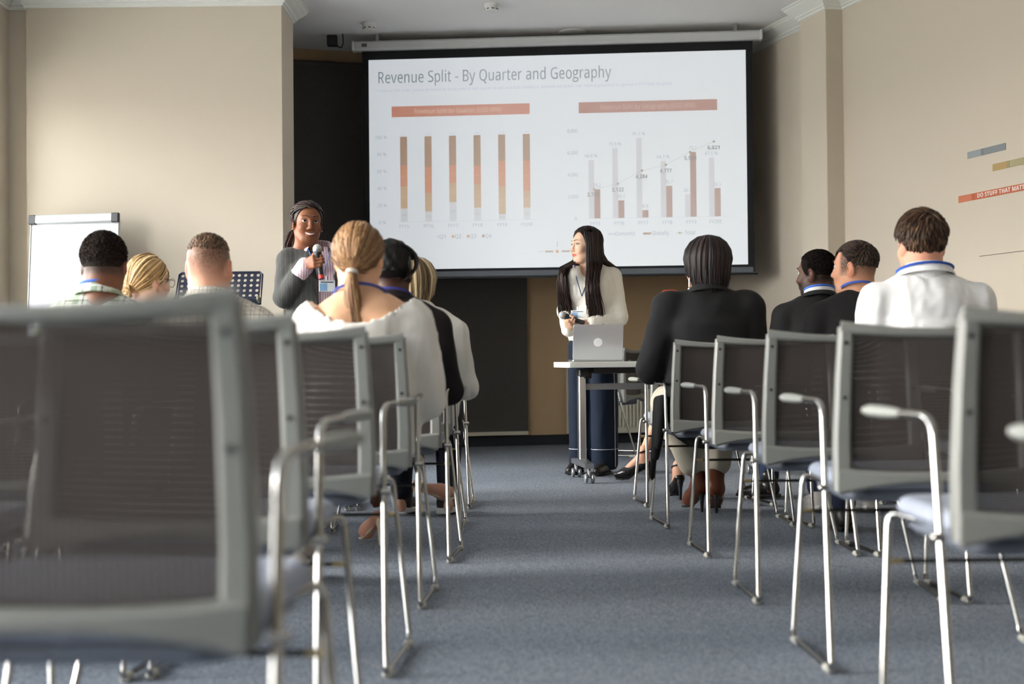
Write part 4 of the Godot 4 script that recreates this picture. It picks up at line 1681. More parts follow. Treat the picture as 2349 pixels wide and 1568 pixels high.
func face_parts(t: Node3D, H: Transform3D, o: Dictionary) -> void:
	var brow: Color = o.get("brow", Color(0.09, 0.07, 0.06))
	for s in [-1.0, 1.0]:
		var mb := MB.new()
		var e := Vector3(s * 0.0318, 0.0095, -0.0722)
		mb.col = Color(0.56, 0.54, 0.52)
		mb.lathe(sphere_profile(0.0122, 0.0, PI, 12), 18, H * xf(e, Basis(Vector3.RIGHT, PI / 2) * Basis.from_scale(Vector3(1.1, 1, 0.78))))
		var gaze: Vector3 = o.get("gaze", Vector3(0, 0, -1)).normalized()
		mb.col = lin(o.get("iris", Color(0.13, 0.08, 0.05)))
		mb.lathe([Vector2(0.0063, -0.0006), Vector2(0.005, 0.0006), Vector2(0.0, 0.001)], 14, H * xf(e + gaze * 0.0118, along(gaze, Vector3.RIGHT)))
		mb.col = Color(0.005, 0.005, 0.005)
		mb.lathe([Vector2(0.0029, 0.0009), Vector2(0.0, 0.0014)], 10, H * xf(e + gaze * 0.0118, along(gaze, Vector3.RIGHT)))
		obj("eye", mb, glossy_mat(), t)
		# upper lid with lashes
		mb = MB.new()
		mb.col = lin(brow)
		var pts := []
		for k in 9:
			var u := k / 4.0 - 1.0
			pts.append(H * (e + Vector3(u * 0.0158, 0.0066 * (1 - u * u) - 0.0012 + 0.0012 * s * u, -0.0108 + 0.0062 * u * u)))
		mb.tube(pts, [0.0004, 0.0013, 0.0017, 0.0018, 0.0018, 0.0018, 0.0017, 0.0013, 0.0004], 6)
		obj("eyelash", mb, hair_mat(), t)
		mb = MB.new()
		mb.col = lin(brow)
		pts = []
		var rr := []
		for k in 8:
			var u := k / 7.0
			pts.append(H * Vector3(s * (0.012 + 0.036 * u), 0.0315 + 0.0085 * sin(u * 2.3) - 0.004 * u + o.get("brow_up", 0.0), -0.0945 + 0.024 * u * u))
			rr.append(lerpf(0.0030, 0.0009, pow(u, 1.6)))
		mb.tube(pts, rr, 6, true, 0.6)
		obj("eyebrow", mb, hair_mat(), t)


func sphere_profile(r: float, a0: float, a1: float, n: int) -> Array:
	var out := []
	for k in n + 1:
		var a := lerpf(a0, a1, float(k) / n)
		out.append(Vector2(sin(a) * r, -cos(a) * r))
	return out


func glossy_mat() -> StandardMaterial3D:
	if not M.has("gloss"):
		M.gloss = mat(Color.WHITE, 0.15, 0.0, 0.5)
		M.gloss.vertex_color_use_as_albedo = true
	return M.gloss


func garment(t: Node3D, called: String, F: Field, cell: float, m: Material, amp := 0.0, nsc := Vector3(9, 5, 9), seed_ := 1) -> MeshInstance3D:
	if amp > 0.0:
		F.noise = FastNoiseLite.new()
		F.noise.seed = seed_
		F.noise.noise_type = FastNoiseLite.TYPE_SIMPLEX_SMOOTH
		F.noise.frequency = 1.0
		F.noise.fractal_octaves = 2
		F.amp = amp
		F.nsc = nsc
	var mb := MB.new()
	mb.put(F.net(cell))
	return obj(called, mb, m, t)


# shirt collar round the neck: stand and fall, open in front. gap is half the opening in radians
func collar(t: Node3D, J: Dictionary, m: Material, r := 0.068, h := 0.038, gap := 0.5, called := "collar", flare := 1.32, tilt := 0.22, drop := 0.0) -> void:
	var c: Vector3 = J.nck + Vector3(0, -0.012 - drop, -0.006)
	var mb := MB.new()
	var rings := []
	var segs := 32
	for q in [[1.03, -0.03], [1.0, 0.0], [0.97, h], [1.0, h + 0.004], [1.04, h + 0.001], [flare * 0.93, h * 0.42], [flare, 0.002], [flare - 0.02, 0.0], [flare * 0.92, h * 0.36], [1.02, h - 0.006]]:
		var ring := []
		for s in segs + 1:
			var an := lerpf(-PI + gap, PI - gap, float(s) / segs)
			var fl: float = q[0] + (0.10 * pow(absf(an) / PI, 4.0) if q[0] > 1.1 else 0.0)
			var rr: float = r * fl
			var p := Vector3(sin(an) * rr, q[1], cos(an) * rr * 0.94)
			p.y += p.z * tilt
			ring.append(c + p)
		rings.append(ring)
	for k in rings.size() - 1:
		for s in segs:
			var nn: Vector3 = (rings[k][s + 1] - rings[k][s]).cross(rings[k + 1][s] - rings[k][s]).normalized()
			mb.quad(rings[k][s], rings[k][s + 1], rings[k + 1][s + 1], rings[k + 1][s], nn)
	obj(called, mb, m, t)


# a flat ribbon through points
func ribbon(t: Node3D, called: String, pts: Array, w: float, th: float, m: Material, side: Vector3) -> void:
	var mb := MB.new()
	mb.bar(pts, side, w * 0.5, th * 0.5, 0.0006)
	obj(called, mb, m, t)


# neck strap lying round the collar, down the chest to a badge
func lanyard(t: Node3D, J: Dictionary, c: Color, r := 0.08, up := 0.0, tilt := 0.3, front := 0.13, body: Field = null) -> void:
	var m := mat(c, 0.7)
	var o: Vector3 = J.nck + Vector3(0, 0.004 + up, -0.006)
	var mb := MB.new()
	var pts := []
	for k in 17:
		var an := lerpf(-2.1, 2.1, k / 16.0)
		pts.append(o + Vector3(sin(an) * r, cos(an) * r * tilt, cos(an) * r * 0.95))
	var bot: Vector3 = J.che + Vector3(0, -0.04, -front - 0.01)
	pts.push_front(pts[0].lerp(bot, 0.45) + Vector3(0, 0, -0.05))
	pts.push_back(pts[-1].lerp(bot, 0.45) + Vector3(0, 0, -0.05))
	pts.push_front(bot)
	pts.push_back(bot)
	if body:
		for k in [0, 1, 2, 3, pts.size() - 4, pts.size() - 3, pts.size() - 2, pts.size() - 1]:
			pts[k] = out_of(body, pts[k], Vector3(0, 0, -1), 0.005)
	mb.tube(pts, 0.0062, 6, true, 0.22)
	obj("lanyard", mb, m, t)


# ------------------------------------------------------------------ hair
const SC := Vector3(0, 0.035, 0.012)
const SR := Vector3(0.0745, 0.083, 0.0935)


func scalp(d: Vector3, off: float) -> Vector3:
	d = d.normalized()
	return SC + d * (1.0 / (d / SR).length() + off)


# is a direction from the skull centre under hair? line: how low the forehead hairline comes; nape: how low behind
func haired(d: Vector3, line := 0.52, nape := -0.78) -> bool:
	d = d.normalized()
	if d.y < nape:
		return false
	if d.z < -0.30:
		return d.y > line
	if d.z < 0.12:
		return d.y > lerpf(line, -0.28, smoothstep(-0.30, -0.02, d.z))
	return d.y > lerpf(-0.28, nape, smoothstep(0.12, 0.32, d.z))


func fib(n: int, k: int) -> Vector3:
	var y := 1.0 - 2.0 * (k + 0.5) / n
	var r := sqrt(1.0 - y * y)
	var a := k * 2.399963
	return Vector3(cos(a) * r, y, sin(a) * r)


func hair_cap(mb: MB, H: Transform3D, col: Color, off: float, line: float, nape: float, cell := 0.005, amp := 0.0, freq := 120.0, low := 0.0, back := 1.0) -> void:
	var F := Field.new()
	F.ell(SC + Vector3(0, -low * 0.5, 0), SR + Vector3(off, off + low * 0.5, off), Basis(), 0.01)
	F.subtract_from_here()
	F.ell(Vector3(0, -0.070, -0.092), Vector3(0.104, 0.166 + (line - 0.52) * 0.08, 0.088 * back), Basis(), 0.010)
	F.ell(Vector3(0, -0.125, -0.01), Vector3(0.12, 0.105, 0.058), Basis(), 0.012)
	F.ell(Vector3(0, -0.20 + (nape + 0.78) * 0.10, 0.08), Vector3(0.20, 0.125, 0.16), Basis(), 0.010)
	if amp > 0.0:
		F.noise = FastNoiseLite.new()
		F.noise.seed = 9
		F.noise.noise_type = FastNoiseLite.TYPE_CELLULAR
		F.noise.frequency = 1.0
		F.noise.fractal_octaves = 1
		F.amp = amp
		F.nsc = Vector3.ONE * freq
	var s := F.net(cell)
	var cols := PackedColorArray()
	var nz := FastNoiseLite.new()
	nz.frequency = 90.0
	for p in s.v:
		var j := 1.0 + 0.45 * nz.get_noise_3d(p.x, p.y, p.z)
		cols.append(Color(col.r * j, col.g * j, col.b * j))
	s["c"] = cols
	mb.put(s, H)


func lock(mb: MB, H: Transform3D, pts: Array, r: float, col: Color, tip := 0.25, flat := 0.5, sides := 5) -> void:
	var q := []
	var rr := []
	for k in pts.size():
		q.append(H * pts[k])
		var u := float(k) / (pts.size() - 1)
		rr.append(r * lerpf(lerpf(0.75, 1.0, minf(u * 4.0, 1.0)), tip, smoothstep(0.55, 1.0, u)))
	mb.col = col
	var up: Vector3 = H.basis * (pts[pts.size() / 2] - SC)
	mb.tube(q, rr, sides, true, flat, up.normalized())


func vary(cols: Array, r2: RandomNumberGenerator, j := 0.22) -> Color:
	var c: Color = cols[r2.randi() % cols.size()]
	var k := 1.0 + r2.randf_range(-j, j)
	return Color(c.r * k, c.g * k, c.b * k)


# locks combed over the skull to one point, as for a ponytail or bun
func combed_back(mb: MB, H: Transform3D, tie: Vector3, cols: Array, n: int, seed_: int, line := 0.5, nape := -0.8, off := 0.004, r := 0.0058) -> void:
	var r2 := RandomNumberGenerator.new()
	r2.seed = seed_
	var td := (tie - SC).normalized()
	var tl := (tie - SC).length()
	for k in n:
		var d := fib(n, k)
		if not haired(d, line, nape) or d.dot(td) > 0.93:
			continue
		var pts := []
		var side := r2.randf_range(-0.006, 0.006)
		for q in 8:
			var u := q / 7.0
			var e := d.slerp(td, u)
			var p := scalp(e, off + 0.006 * sin(u * PI) + r2.randf_range(0, 0.0015))
			p = p.lerp(SC + e * tl, smoothstep(0.55, 1.0, u))
			pts.append(p + Vector3(side, side, 0) * sin(u * PI))
		lock(mb, H, pts, r * r2.randf_range(0.8, 1.2), vary(cols, r2), 0.7, 0.45)


func tail(mb: MB, H: Transform3D, path: Array, cols: Array, n: int, seed_: int, spread: Array, r := 0.0055) -> void:
	var r2 := RandomNumberGenerator.new()
	r2.seed = seed_
	for k in n:
		var a := r2.randf() * TAU
		var rad := sqrt(r2.randf())
		var pts := []
		var cut := r2.randf_range(0.82, 1.0)
		var ph := r2.randf() * TAU
		for q in 9:
			var u := q / 8.0 * cut
			var x := u * (path.size() - 1)
			var b := mini(int(x), path.size() - 2)
			var p: Vector3 = path[b].lerp(path[b + 1], x - b)
			var sp: float = lerpf(spread[b], spread[b + 1], x - b) * rad
			pts.append(p + Vector3(cos(a) * sp, 0, sin(a) * sp * 0.8) + Vector3(sin(u * 7 + ph), 0, cos(u * 6 + ph)) * 0.003)
		lock(mb, H, pts, r * r2.randf_range(0.7, 1.2), vary(cols, r2), 0.25, 0.5)


# short hair lying along a flow field: flow(d) gives the lie at direction d
func short_hair(mb: MB, H: Transform3D, cols: Array, n: int, seed_: int, flow: Callable, ln: Callable, line := 0.52, nape := -0.7, lift := 0.35, r := 0.0042, off := 0.002) -> void:
	var r2 := RandomNumberGenerator.new()
	r2.seed = seed_
	for k in n:
		var d := (fib(n, k) + Vector3(r2.randf_range(-1, 1), r2.randf_range(-1, 1), r2.randf_range(-1, 1)) * 0.04).normalized()
		if not haired(d, line, nape):
			continue
		var f: Vector3 = flow.call(d) + Vector3(r2.randf_range(-1, 1), r2.randf_range(-1, 1), r2.randf_range(-1, 1)) * 0.28
		f = (f - d * f.dot(d)).normalized()
		var L: float = ln.call(d) * r2.randf_range(0.75, 1.2)
		if L < 0.003:
			continue
		var pts := []
		for q in 5:
			var u := q / 4.0
			pts.append(scalp(d + f * (L * u / 0.085), off + lift * L * u * (1.0 - 0.45 * u)))
		lock(mb, H, pts, r * r2.randf_range(0.8, 1.25), vary(cols, r2), 0.15, 0.5, 4)


# moves a point forwards or back until it lies clear of the body
func out_of(F: Field, p: Vector3, e: Vector3, gap: float) -> Vector3:
	var list := PackedInt32Array(range(F.T.size()))
	var dir := Vector3(e.x * 0.25, 0.0, -1.0 if e.z < 0.75 else 1.0).normalized()
	for k in 40:
		var d := F.sd(p, list)
		if d > gap:
			break
		p += dir * maxf(gap - d, 0.004)
	return p


# tight curls: many small tufts in all directions
func curls(mb: MB, H: Transform3D, cols: Array, n: int, seed_: int, line: float, nape: float, off := 0.006, ln := 0.011) -> void:
	var r2 := RandomNumberGenerator.new()
	r2.seed = seed_
	for k in n:
		var d := fib(n, k)
		if not haired(d, line, nape):
			continue
		var edge := 1.0 if d.y > -0.2 else lerpf(0.35, 1.0, clampf((d.y - nape) / 0.5, 0, 1))
		var a := Vector3(r2.randf_range(-1, 1), r2.randf_range(-1, 1), r2.randf_range(-1, 1)).normalized()
		var p := scalp(d, (off - 0.002) * edge)
		var q := p + (d * 0.7 + a * 0.5) * ln * 0.6 * edge
		lock(mb, H, [p, q, q + (a.cross(d) * 0.6 - d * 0.2) * ln * 0.6], 0.0032, vary(cols, r2, 0.35), 0.5, 0.8, 4)


func matte_hair() -> StandardMaterial3D:
	if not M.has("matte_hair"):
		M.matte_hair = mat(Color.WHITE, 0.9, 0.0, 0.15)
		M.matte_hair.vertex_color_use_as_albedo = true
	return M.matte_hair


# hair that falls from the crown or a parting down over the skull and then hangs: end(d) gives the y where it stops
func falling(mb: MB, H: Transform3D, from: Callable, cols: Array, n: int, seed_: int, stop: Callable, line := 0.5, off := 0.008, r := 0.006, curl := 0.0, hang := Vector3.ZERO, body: Field = null, gap := 0.012) -> void:
	var r2 := RandomNumberGenerator.new()
	r2.seed = seed_
	for k in n:
		var az := TAU * (k + r2.randf()) / n
		var e := Vector3(sin(az), 0, cos(az))
		var root: Vector3 = from.call(e, r2)
		var y_end: float = stop.call(e, r2)
		if y_end > 0.5:
			continue
		var pts := []
		var low := Vector3(e.x, -0.30 if y_end > -0.2 else -0.15, e.z).normalized()
		var lay := off + r2.randf_range(-0.003, 0.008)
		for q in 6:
			var u := q / 5.0
			pts.append(scalp(root.normalized().slerp(low, u), lay + 0.004 * sin(u * PI)))
		var p: Vector3 = pts[-1]
		var steps := maxi(2, int((p.y - y_end) / 0.06) + 1)
		if p.y > y_end:
			var ph := r2.randf() * TAU
			var y0 := p.y
			for q in range(1, steps + 1):
				var u := float(q) / steps
				var w := p + Vector3(0, (y_end - y0) * u, 0) + hang * u
				w += Vector3(-e.x, 0, -e.z) * curl * u * (u if curl > 0.0 else 1.0)
				w += Vector3(sin(ph + u * 5.0), 0, cos(ph + u * 4.0)) * 0.004 * u
				if body:
					w = H.affine_inverse() * out_of(body, H * w, e, gap + r2.randf() * 0.012)
				pts.append(w)
		lock(mb, H, pts, r * r2.randf_range(0.75, 1.25), vary(cols, r2), 0.3, 0.45)


# ------------------------------------------------------------------ the people
func loc(t: Node3D, p: Vector3) -> Vector3:
	return t.transform.affine_inverse() * p


# basis of a hand: fingers along y, palm facing z
func hand_xf(at: Vector3, fingers: Vector3, palm: Vector3) -> Transform3D:
	var y := fingers.normalized()
	var z := (palm - y * palm.dot(y)).normalized()
	return Transform3D(Basis(y.cross(z), y, z), at)


func fabric(called: String, ground: Color, down: Array, across: Array, repeat: float, rough := 0.85) -> StandardMaterial3D:
	if not M.has(called):
		M[called] = tex_mat(weave(128, ground, down, across), Vector3.ONE / repeat, rough)
		M[called].metallic_specular = 0.25
		M[called].rim_enabled = true
		M[called].rim = 0.15
	return M[called]


func cloth(c: Color, rough := 0.85) -> StandardMaterial3D:
	var m := mat(c, rough, 0.0, 0.25)
	m.rim_enabled = true
	m.rim = 0.12
	return m


# kinds: shoe, sneaker, pump, boot. a: ankle, yaw of the toe, lift of the heel
func shoe(t: Node3D, a: Vector3, yaw: float, kind: String, m: Material, sole: Material, pitch := 0.0, g := 0.0) -> void:
	var X := Transform3D(Basis(Vector3.UP, yaw) * Basis(Vector3.RIGHT, pitch), a)
	var F := Field.new()
	var y0 := -0.085
	if kind == "pump" or kind == "boot":
		F.cap(X * Vector3(0, -0.05, 0.022), X * Vector3(0, -0.115, -0.085), 0.029, 0.031, 0.02)
		F.cap(X * Vector3(0, -0.118, -0.08), X * Vector3(0, -0.130, -0.135), 0.031, 0.017, 0.02)
		if kind == "boot":
			F.cap(X * Vector3(0, -0.05, 0.016), X * Vector3(0, 0.085, 0.0), 0.036, 0.049, 0.03)
			F.cap(X * Vector3(0, -0.05, 0.0), X * Vector3(0, -0.09, -0.05), 0.036, 0.036, 0.03)
		else:
			F.subtract_from_here()
			F.ell(X * Vector3(0, -0.022, -0.035), Vector3(0.030, 0.058, 0.060), Basis(Vector3.UP, yaw) * Basis(Vector3.RIGHT, pitch - 0.5), 0.006)
		garment(t, "shoe", F, 0.0055, m)
		var mb := MB.new()
		var hp := X * Vector3(0, -0.055, 0.034)
		mb.tube([hp, X * Vector3(0, -0.10, 0.040), X * Vector3(0, -0.165, 0.040)], [0.021, 0.011, 0.0065] if kind == "pump" or kind == "boot" else 0.02, 10)
		obj("heel", mb, sole, t)
		mb = MB.new()
		mb.bar([X * Vector3(0, -0.083, 0.01), X * Vector3(0, -0.128, -0.055), X * Vector3(0, -0.150, -0.09), X * Vector3(0, -0.152, -0.135)], X.basis.x, [0.014, 0.022, 0.028, 0.016], 0.004, 0.002)
		obj("sole", mb, sole, t)
	else:
		F.cap(X * Vector3(0, -0.045, 0.022), X * Vector3(0, -0.055, -0.06), 0.037, 0.040, 0.02)
		F.cap(X * Vector3(0, -0.055, -0.06), X * Vector3(0, -0.062, -0.140), 0.041, 0.030, 0.02)
		F.cap(X * Vector3(0, -0.02, 0.01), X * Vector3(0, 0.03, 0.0), 0.038, 0.04, 0.02)
		garment(t, "shoe", F, 0.007, m)
		var mb := MB.new()
		var th := 0.014 if kind == "sneaker" else 0.008
		mb.bar([X * Vector3(0, y0 + th, 0.062), X * Vector3(0, y0 + th, 0.0), X * Vector3(0, y0 + th, -0.10), X * Vector3(0, y0 + th + 0.003, -0.172)], X.basis.x, [0.028, 0.040, 0.045, 0.022], th, 0.005)
		obj("sole", mb, sole, t)


func fade(p: Vector3, lo: float, hi: float, front := -0.030) -> float:
	if absf(p.x) > 0.0785 or p.z < front or p.y < lo:
		return 0.0
	if p.y < -0.035 and p.z < 0.022:
		return 0.0
	return smoothstep(lo, hi, p.y) * smoothstep(front, front + 0.02, p.z)


func build_people() -> void:
	man_green_plaid()
	woman_blond_updo()
	man_cropped_fair()
	speaker_grey_blazer()
	woman_ponytail()
	woman_braids()
	woman_bob()
	woman_black_blazer()
	man_black_suit()
	man_black_tee()
	man_white_shirt()
	person_locs()
	woman_long_hair()
	woman_cream_skirt()


func trousers(t: Node3D, J: Dictionary, m: Material, g := 0.012, to := 0.93, cell := 0.016, amp := 0.004) -> void:
	var F := Field.new()
	legs(F, J, g, 1.2, to)
	garment(t, "trousers", F, cell, m, amp, Vector3(14, 5, 14))


func man_green_plaid() -> void:
	var t := thing("person", "man with short curly black hair in green plaid shirt and blue lanyard before flip chart", "person", Vector3(-1.625, 0, -5.30), 0.0, "seated audience")
	var J := seated(1.268, 0.185, 1.06, 0.0, 0.02)
	var H := head_xf(J, 0.05, -0.10)
	var hc := lin(rgb(46, 40, 38))
	make_body(t, J, H, {"skin": rgb(112, 72, 52), "stub": func(p): return fade(p, -0.062, -0.03) * 0.9, "stub_col": rgb(44, 38, 35)})
	var mb := MB.new()
	hair_cap(mb, H, hc, 0.008, 0.55, -0.72, 0.0046)
	curls(mb, H, [hc, lin(rgb(62, 54, 50)), lin(rgb(36, 32, 31))], 3600, 3, 0.5, -0.70, 0.008)
	obj("hair", mb, matte_hair(), t)
	var pl := fabric("green_plaid", rgb(206, 212, 202), [[64, 0, 22, rgb(104, 128, 100), 0.62], [64, 34, 5, rgb(64, 66, 58), 0.7], [64, 46, 3, rgb(240, 240, 230), 0.8]], [[64, 8, 18, rgb(112, 124, 96), 0.6], [64, 38, 6, rgb(70, 66, 58), 0.75], [64, 52, 6, rgb(246, 246, 240), 0.8]], 0.15)
	var F := Field.new()
	trunk(F, J, 0.012, 1.02)
	garment(t, "shirt", F, 0.013, pl, 0.006)
	collar(t, J, pl, 0.074, 0.036, 0.5)
	lanyard(t, J, rgb(52, 96, 190), 0.074, 0.030, 0.22)
	trousers(t, J, cloth(rgb(52, 56, 68)))
	for k in ["L", "R"]:
		shoe(t, J["an" + k], 0.0, "shoe", M.black, M.black_matte)


func woman_blond_updo() -> void:
	var t := thing("person", "blond woman with braided low bun and thin glasses, face turned right, beside music stand", "person", Vector3(-1.70, 0, -6.25), 0.0, "seated audience")
	var J := seated(1.247, 0.165, 0.97, 0.0, 0.03)
	var H := head_xf(J, -0.72, -0.08)
	var o := {"skin": rgb(226, 184, 160), "fem": true, "b": 0.92, "brow": rgb(130, 100, 70), "hand_size": 0.88}
	make_body(t, J, H, o)
	face_parts(t, H, o)
	var cols := [lin(rgb(206, 172, 122)), lin(rgb(184, 148, 100)), lin(rgb(160, 126, 84)), lin(rgb(220, 190, 144))]
	var mb := MB.new()
	hair_cap(mb, H, cols[1], 0.006, 0.50, -0.74)
	var tie := Vector3(-0.01, -0.058, 0.098)
	combed_back(mb, H, tie, cols, 520, 5, 0.48, -0.72, 0.008, 0.0052)
	# the braided knot
	var r2 := RandomNumberGenerator.new()
	r2.seed = 8
	for k in 46:
		var a0 := r2.randf() * TAU
		var rad := r2.randf_range(0.012, 0.034)
		var pts := []
		var tl := r2.randf_range(-0.7, 0.7)
		for q in 7:
			var a := a0 + q * 0.42
			pts.append(tie + Basis(Vector3.RIGHT, tl) * Vector3(cos(a) * rad, sin(a) * rad * 0.9, 0.016 + r2.randf() * 0.016))
		lock(mb, H, pts, r2.randf_range(0.005, 0.009), vary(cols, r2), 0.6, 0.6)
	obj("hair", mb, hair_mat(), t)
	mb = MB.new()
	mb.lathe([Vector2(0.010, -0.006), Vector2(0.016, 0.0), Vector2(0.010, 0.006)], 14, H * xf(tie + Vector3(-0.012, -0.034, 0.014), Basis(Vector3.RIGHT, 0.5)))
	obj("hair_tie", mb, cloth(rgb(196, 196, 192)), t)
	mb = MB.new()
	for s in [-1.0, 1.0]:
		var pts := []
		for k in 21:
			var a := TAU * k / 20.0
			pts.append(H * Vector3(s * 0.034 + cos(a) * 0.024, 0.004 + sin(a) * 0.021, -0.107 + 0.004 * absf(cos(a))))
		mb.tube(pts, 0.0011, 6, false)
		mb.tube([H * Vector3(s * 0.058, 0.012, -0.103), H * Vector3(s * 0.072, 0.014, -0.06), H * Vector3(s * 0.078, 0.012, 0.015)], 0.0012, 6)
	mb.tube([H * Vector3(-0.010, 0.008, -0.108), H * Vector3(0, 0.011, -0.110), H * Vector3(0.010, 0.008, -0.108)], 0.0011, 6)
	obj("glasses", mb, M.dark_chrome, t)
	var F := Field.new()
	trunk(F, J, 0.011, 0.92, 2, true)
	garment(t, "blouse", F, 0.016, cloth(rgb(206, 196, 182)), 0.005)
	trousers(t, J, cloth(rgb(60, 60, 70)))
	for k in ["L", "R"]:
		shoe(t, J["an" + k], 0.0, "shoe", M.black, M.black_matte)


func man_cropped_fair() -> void:
	var t := thing("person", "man with cropped fair brown hair and grey checked shirt, seated before music stand", "person", Vector3(-1.175, 0, -5.30), 0.0, "seated audience")
	var J := seated(1.262, 0.195, 1.10, 0.0, -0.015)
	var H := head_xf(J, -0.14, 0.02)
	var o := {"skin": rgb(222, 168, 142), "stub": func(p): return fade(p, -0.072, 0.050, -0.040) * 0.92, "stub_col": rgb(74, 58, 46)}
	make_body(t, J, H, o)
	var cols := [lin(rgb(96, 74, 54)), lin(rgb(78, 60, 44)), lin(rgb(116, 92, 70))]
	var mb := MB.new()
	short_hair(mb, H, cols, 1500, 3, func(d): return Vector3(-d.x * 0.4, 0.2, -1.0), func(d): return 0.020 if d.y > 0.62 else (0.009 if d.y > 0.3 else 0.0), 0.5, -0.3, 0.5, 0.0036, 0.001)
	obj("hair", mb, hair_mat(), t)
	var pl := fabric("grey_check", rgb(214, 208, 196), [[32, 0, 3, rgb(90, 88, 84), 0.7], [32, 10, 8, rgb(170, 166, 156), 0.5]], [[32, 0, 3, rgb(90, 88, 84), 0.7], [32, 14, 8, rgb(172, 168, 158), 0.5]], 0.13)
	var F := Field.new()
	trunk(F, J, 0.013, 1.1)
	garment(t, "shirt", F, 0.013, pl, 0.006)
	collar(t, J, pl, 0.08, 0.032, 0.5)
	trousers(t, J, cloth(rgb(64, 68, 82)))
	for k in ["L", "R"]:
		shoe(t, J["an" + k], 0.0, "shoe", M.black, M.black_matte)


func microphone(label: String, head: Vector3, tail_: Vector3, ring: Color) -> void:
	var d := head - tail_
	var m := thing("microphone", label, "microphone", tail_)
	m.basis = along(d)
	var L := d.length() - 0.026
	var mb := MB.new()
	mb.lathe([Vector2(0, 0), Vector2(0.0135, 0.001), Vector2(0.0145, 0.006), Vector2(0.0150, L * 0.5), Vector2(0.0175, L * 0.8), Vector2(0.0215, L - 0.012), Vector2(0.021, L)], 22)
	obj("handle", mb, M.black, m)
	mb = MB.new()
	mb.lathe([Vector2(0.0148, 0.004), Vector2(0.0155, 0.008), Vector2(0.0157, 0.022), Vector2(0.0152, 0.025)], 22)
	obj("ring", mb, mat(ring, 0.5), m)
	mb = MB.new()
	mb.lathe([Vector2(0.021, L), Vector2(0.0248, L + 0.006), Vector2(0.0252, L + 0.012), Vector2(0.0248, L + 0.018)], 24)
	obj("collar_band", mb, M.steel_paint, m)
	mb = MB.new()
	var pr := []
	for k in 9:
		var a := lerpf(0.0, PI / 2, k / 8.0)
		pr.append(Vector2(cos(a) * 0.0246, L + 0.018 + sin(a) * 0.0275))
	mb.lathe(pr, 24)
	obj("grille", mb, tex_mat(noise_img(64, 0.5, 31, rgb(150, 152, 156), rgb(206, 208, 210)), Vector3.ONE * 14.0, 0.45), m)


func badge(t: Node3D, at: Vector3, turn: float, w := 0.088, h := 0.062) -> void:
	var b := Node3D.new()
	b.name = "badge"
	t.add_child(b)
	b.position = at
	b.rotation.y = turn
	var mb := MB.new()
	mb.box(Vector3(0, 0, 0), Vector3(w, h, 0.003), 0.001)
	obj("badge_card", mb, mat(rgb(226, 232, 236), 0.35), b)
	mb = MB.new()
	mb.box(Vector3(w * 0.22, -h * 0.12, -0.0018), Vector3(w * 0.46, h * 0.66, 0.0008))
	obj("badge_panel", mb, mat(rgb(132, 176, 214), 0.4), b)
	mb = MB.new()
	mb.box(Vector3(0, h * 0.33, -0.0019), Vector3(w * 0.8, h * 0.10, 0.0008))
	obj("badge_line", mb, mat(rgb(70, 84, 100), 0.4), b)
	mb = MB.new()
	mb.box(Vector3(0, h * 0.5 + 0.012, 0), Vector3(0.012, 0.024, 0.004), 0.001)
	obj("badge_clip", mb, M.alu, b)


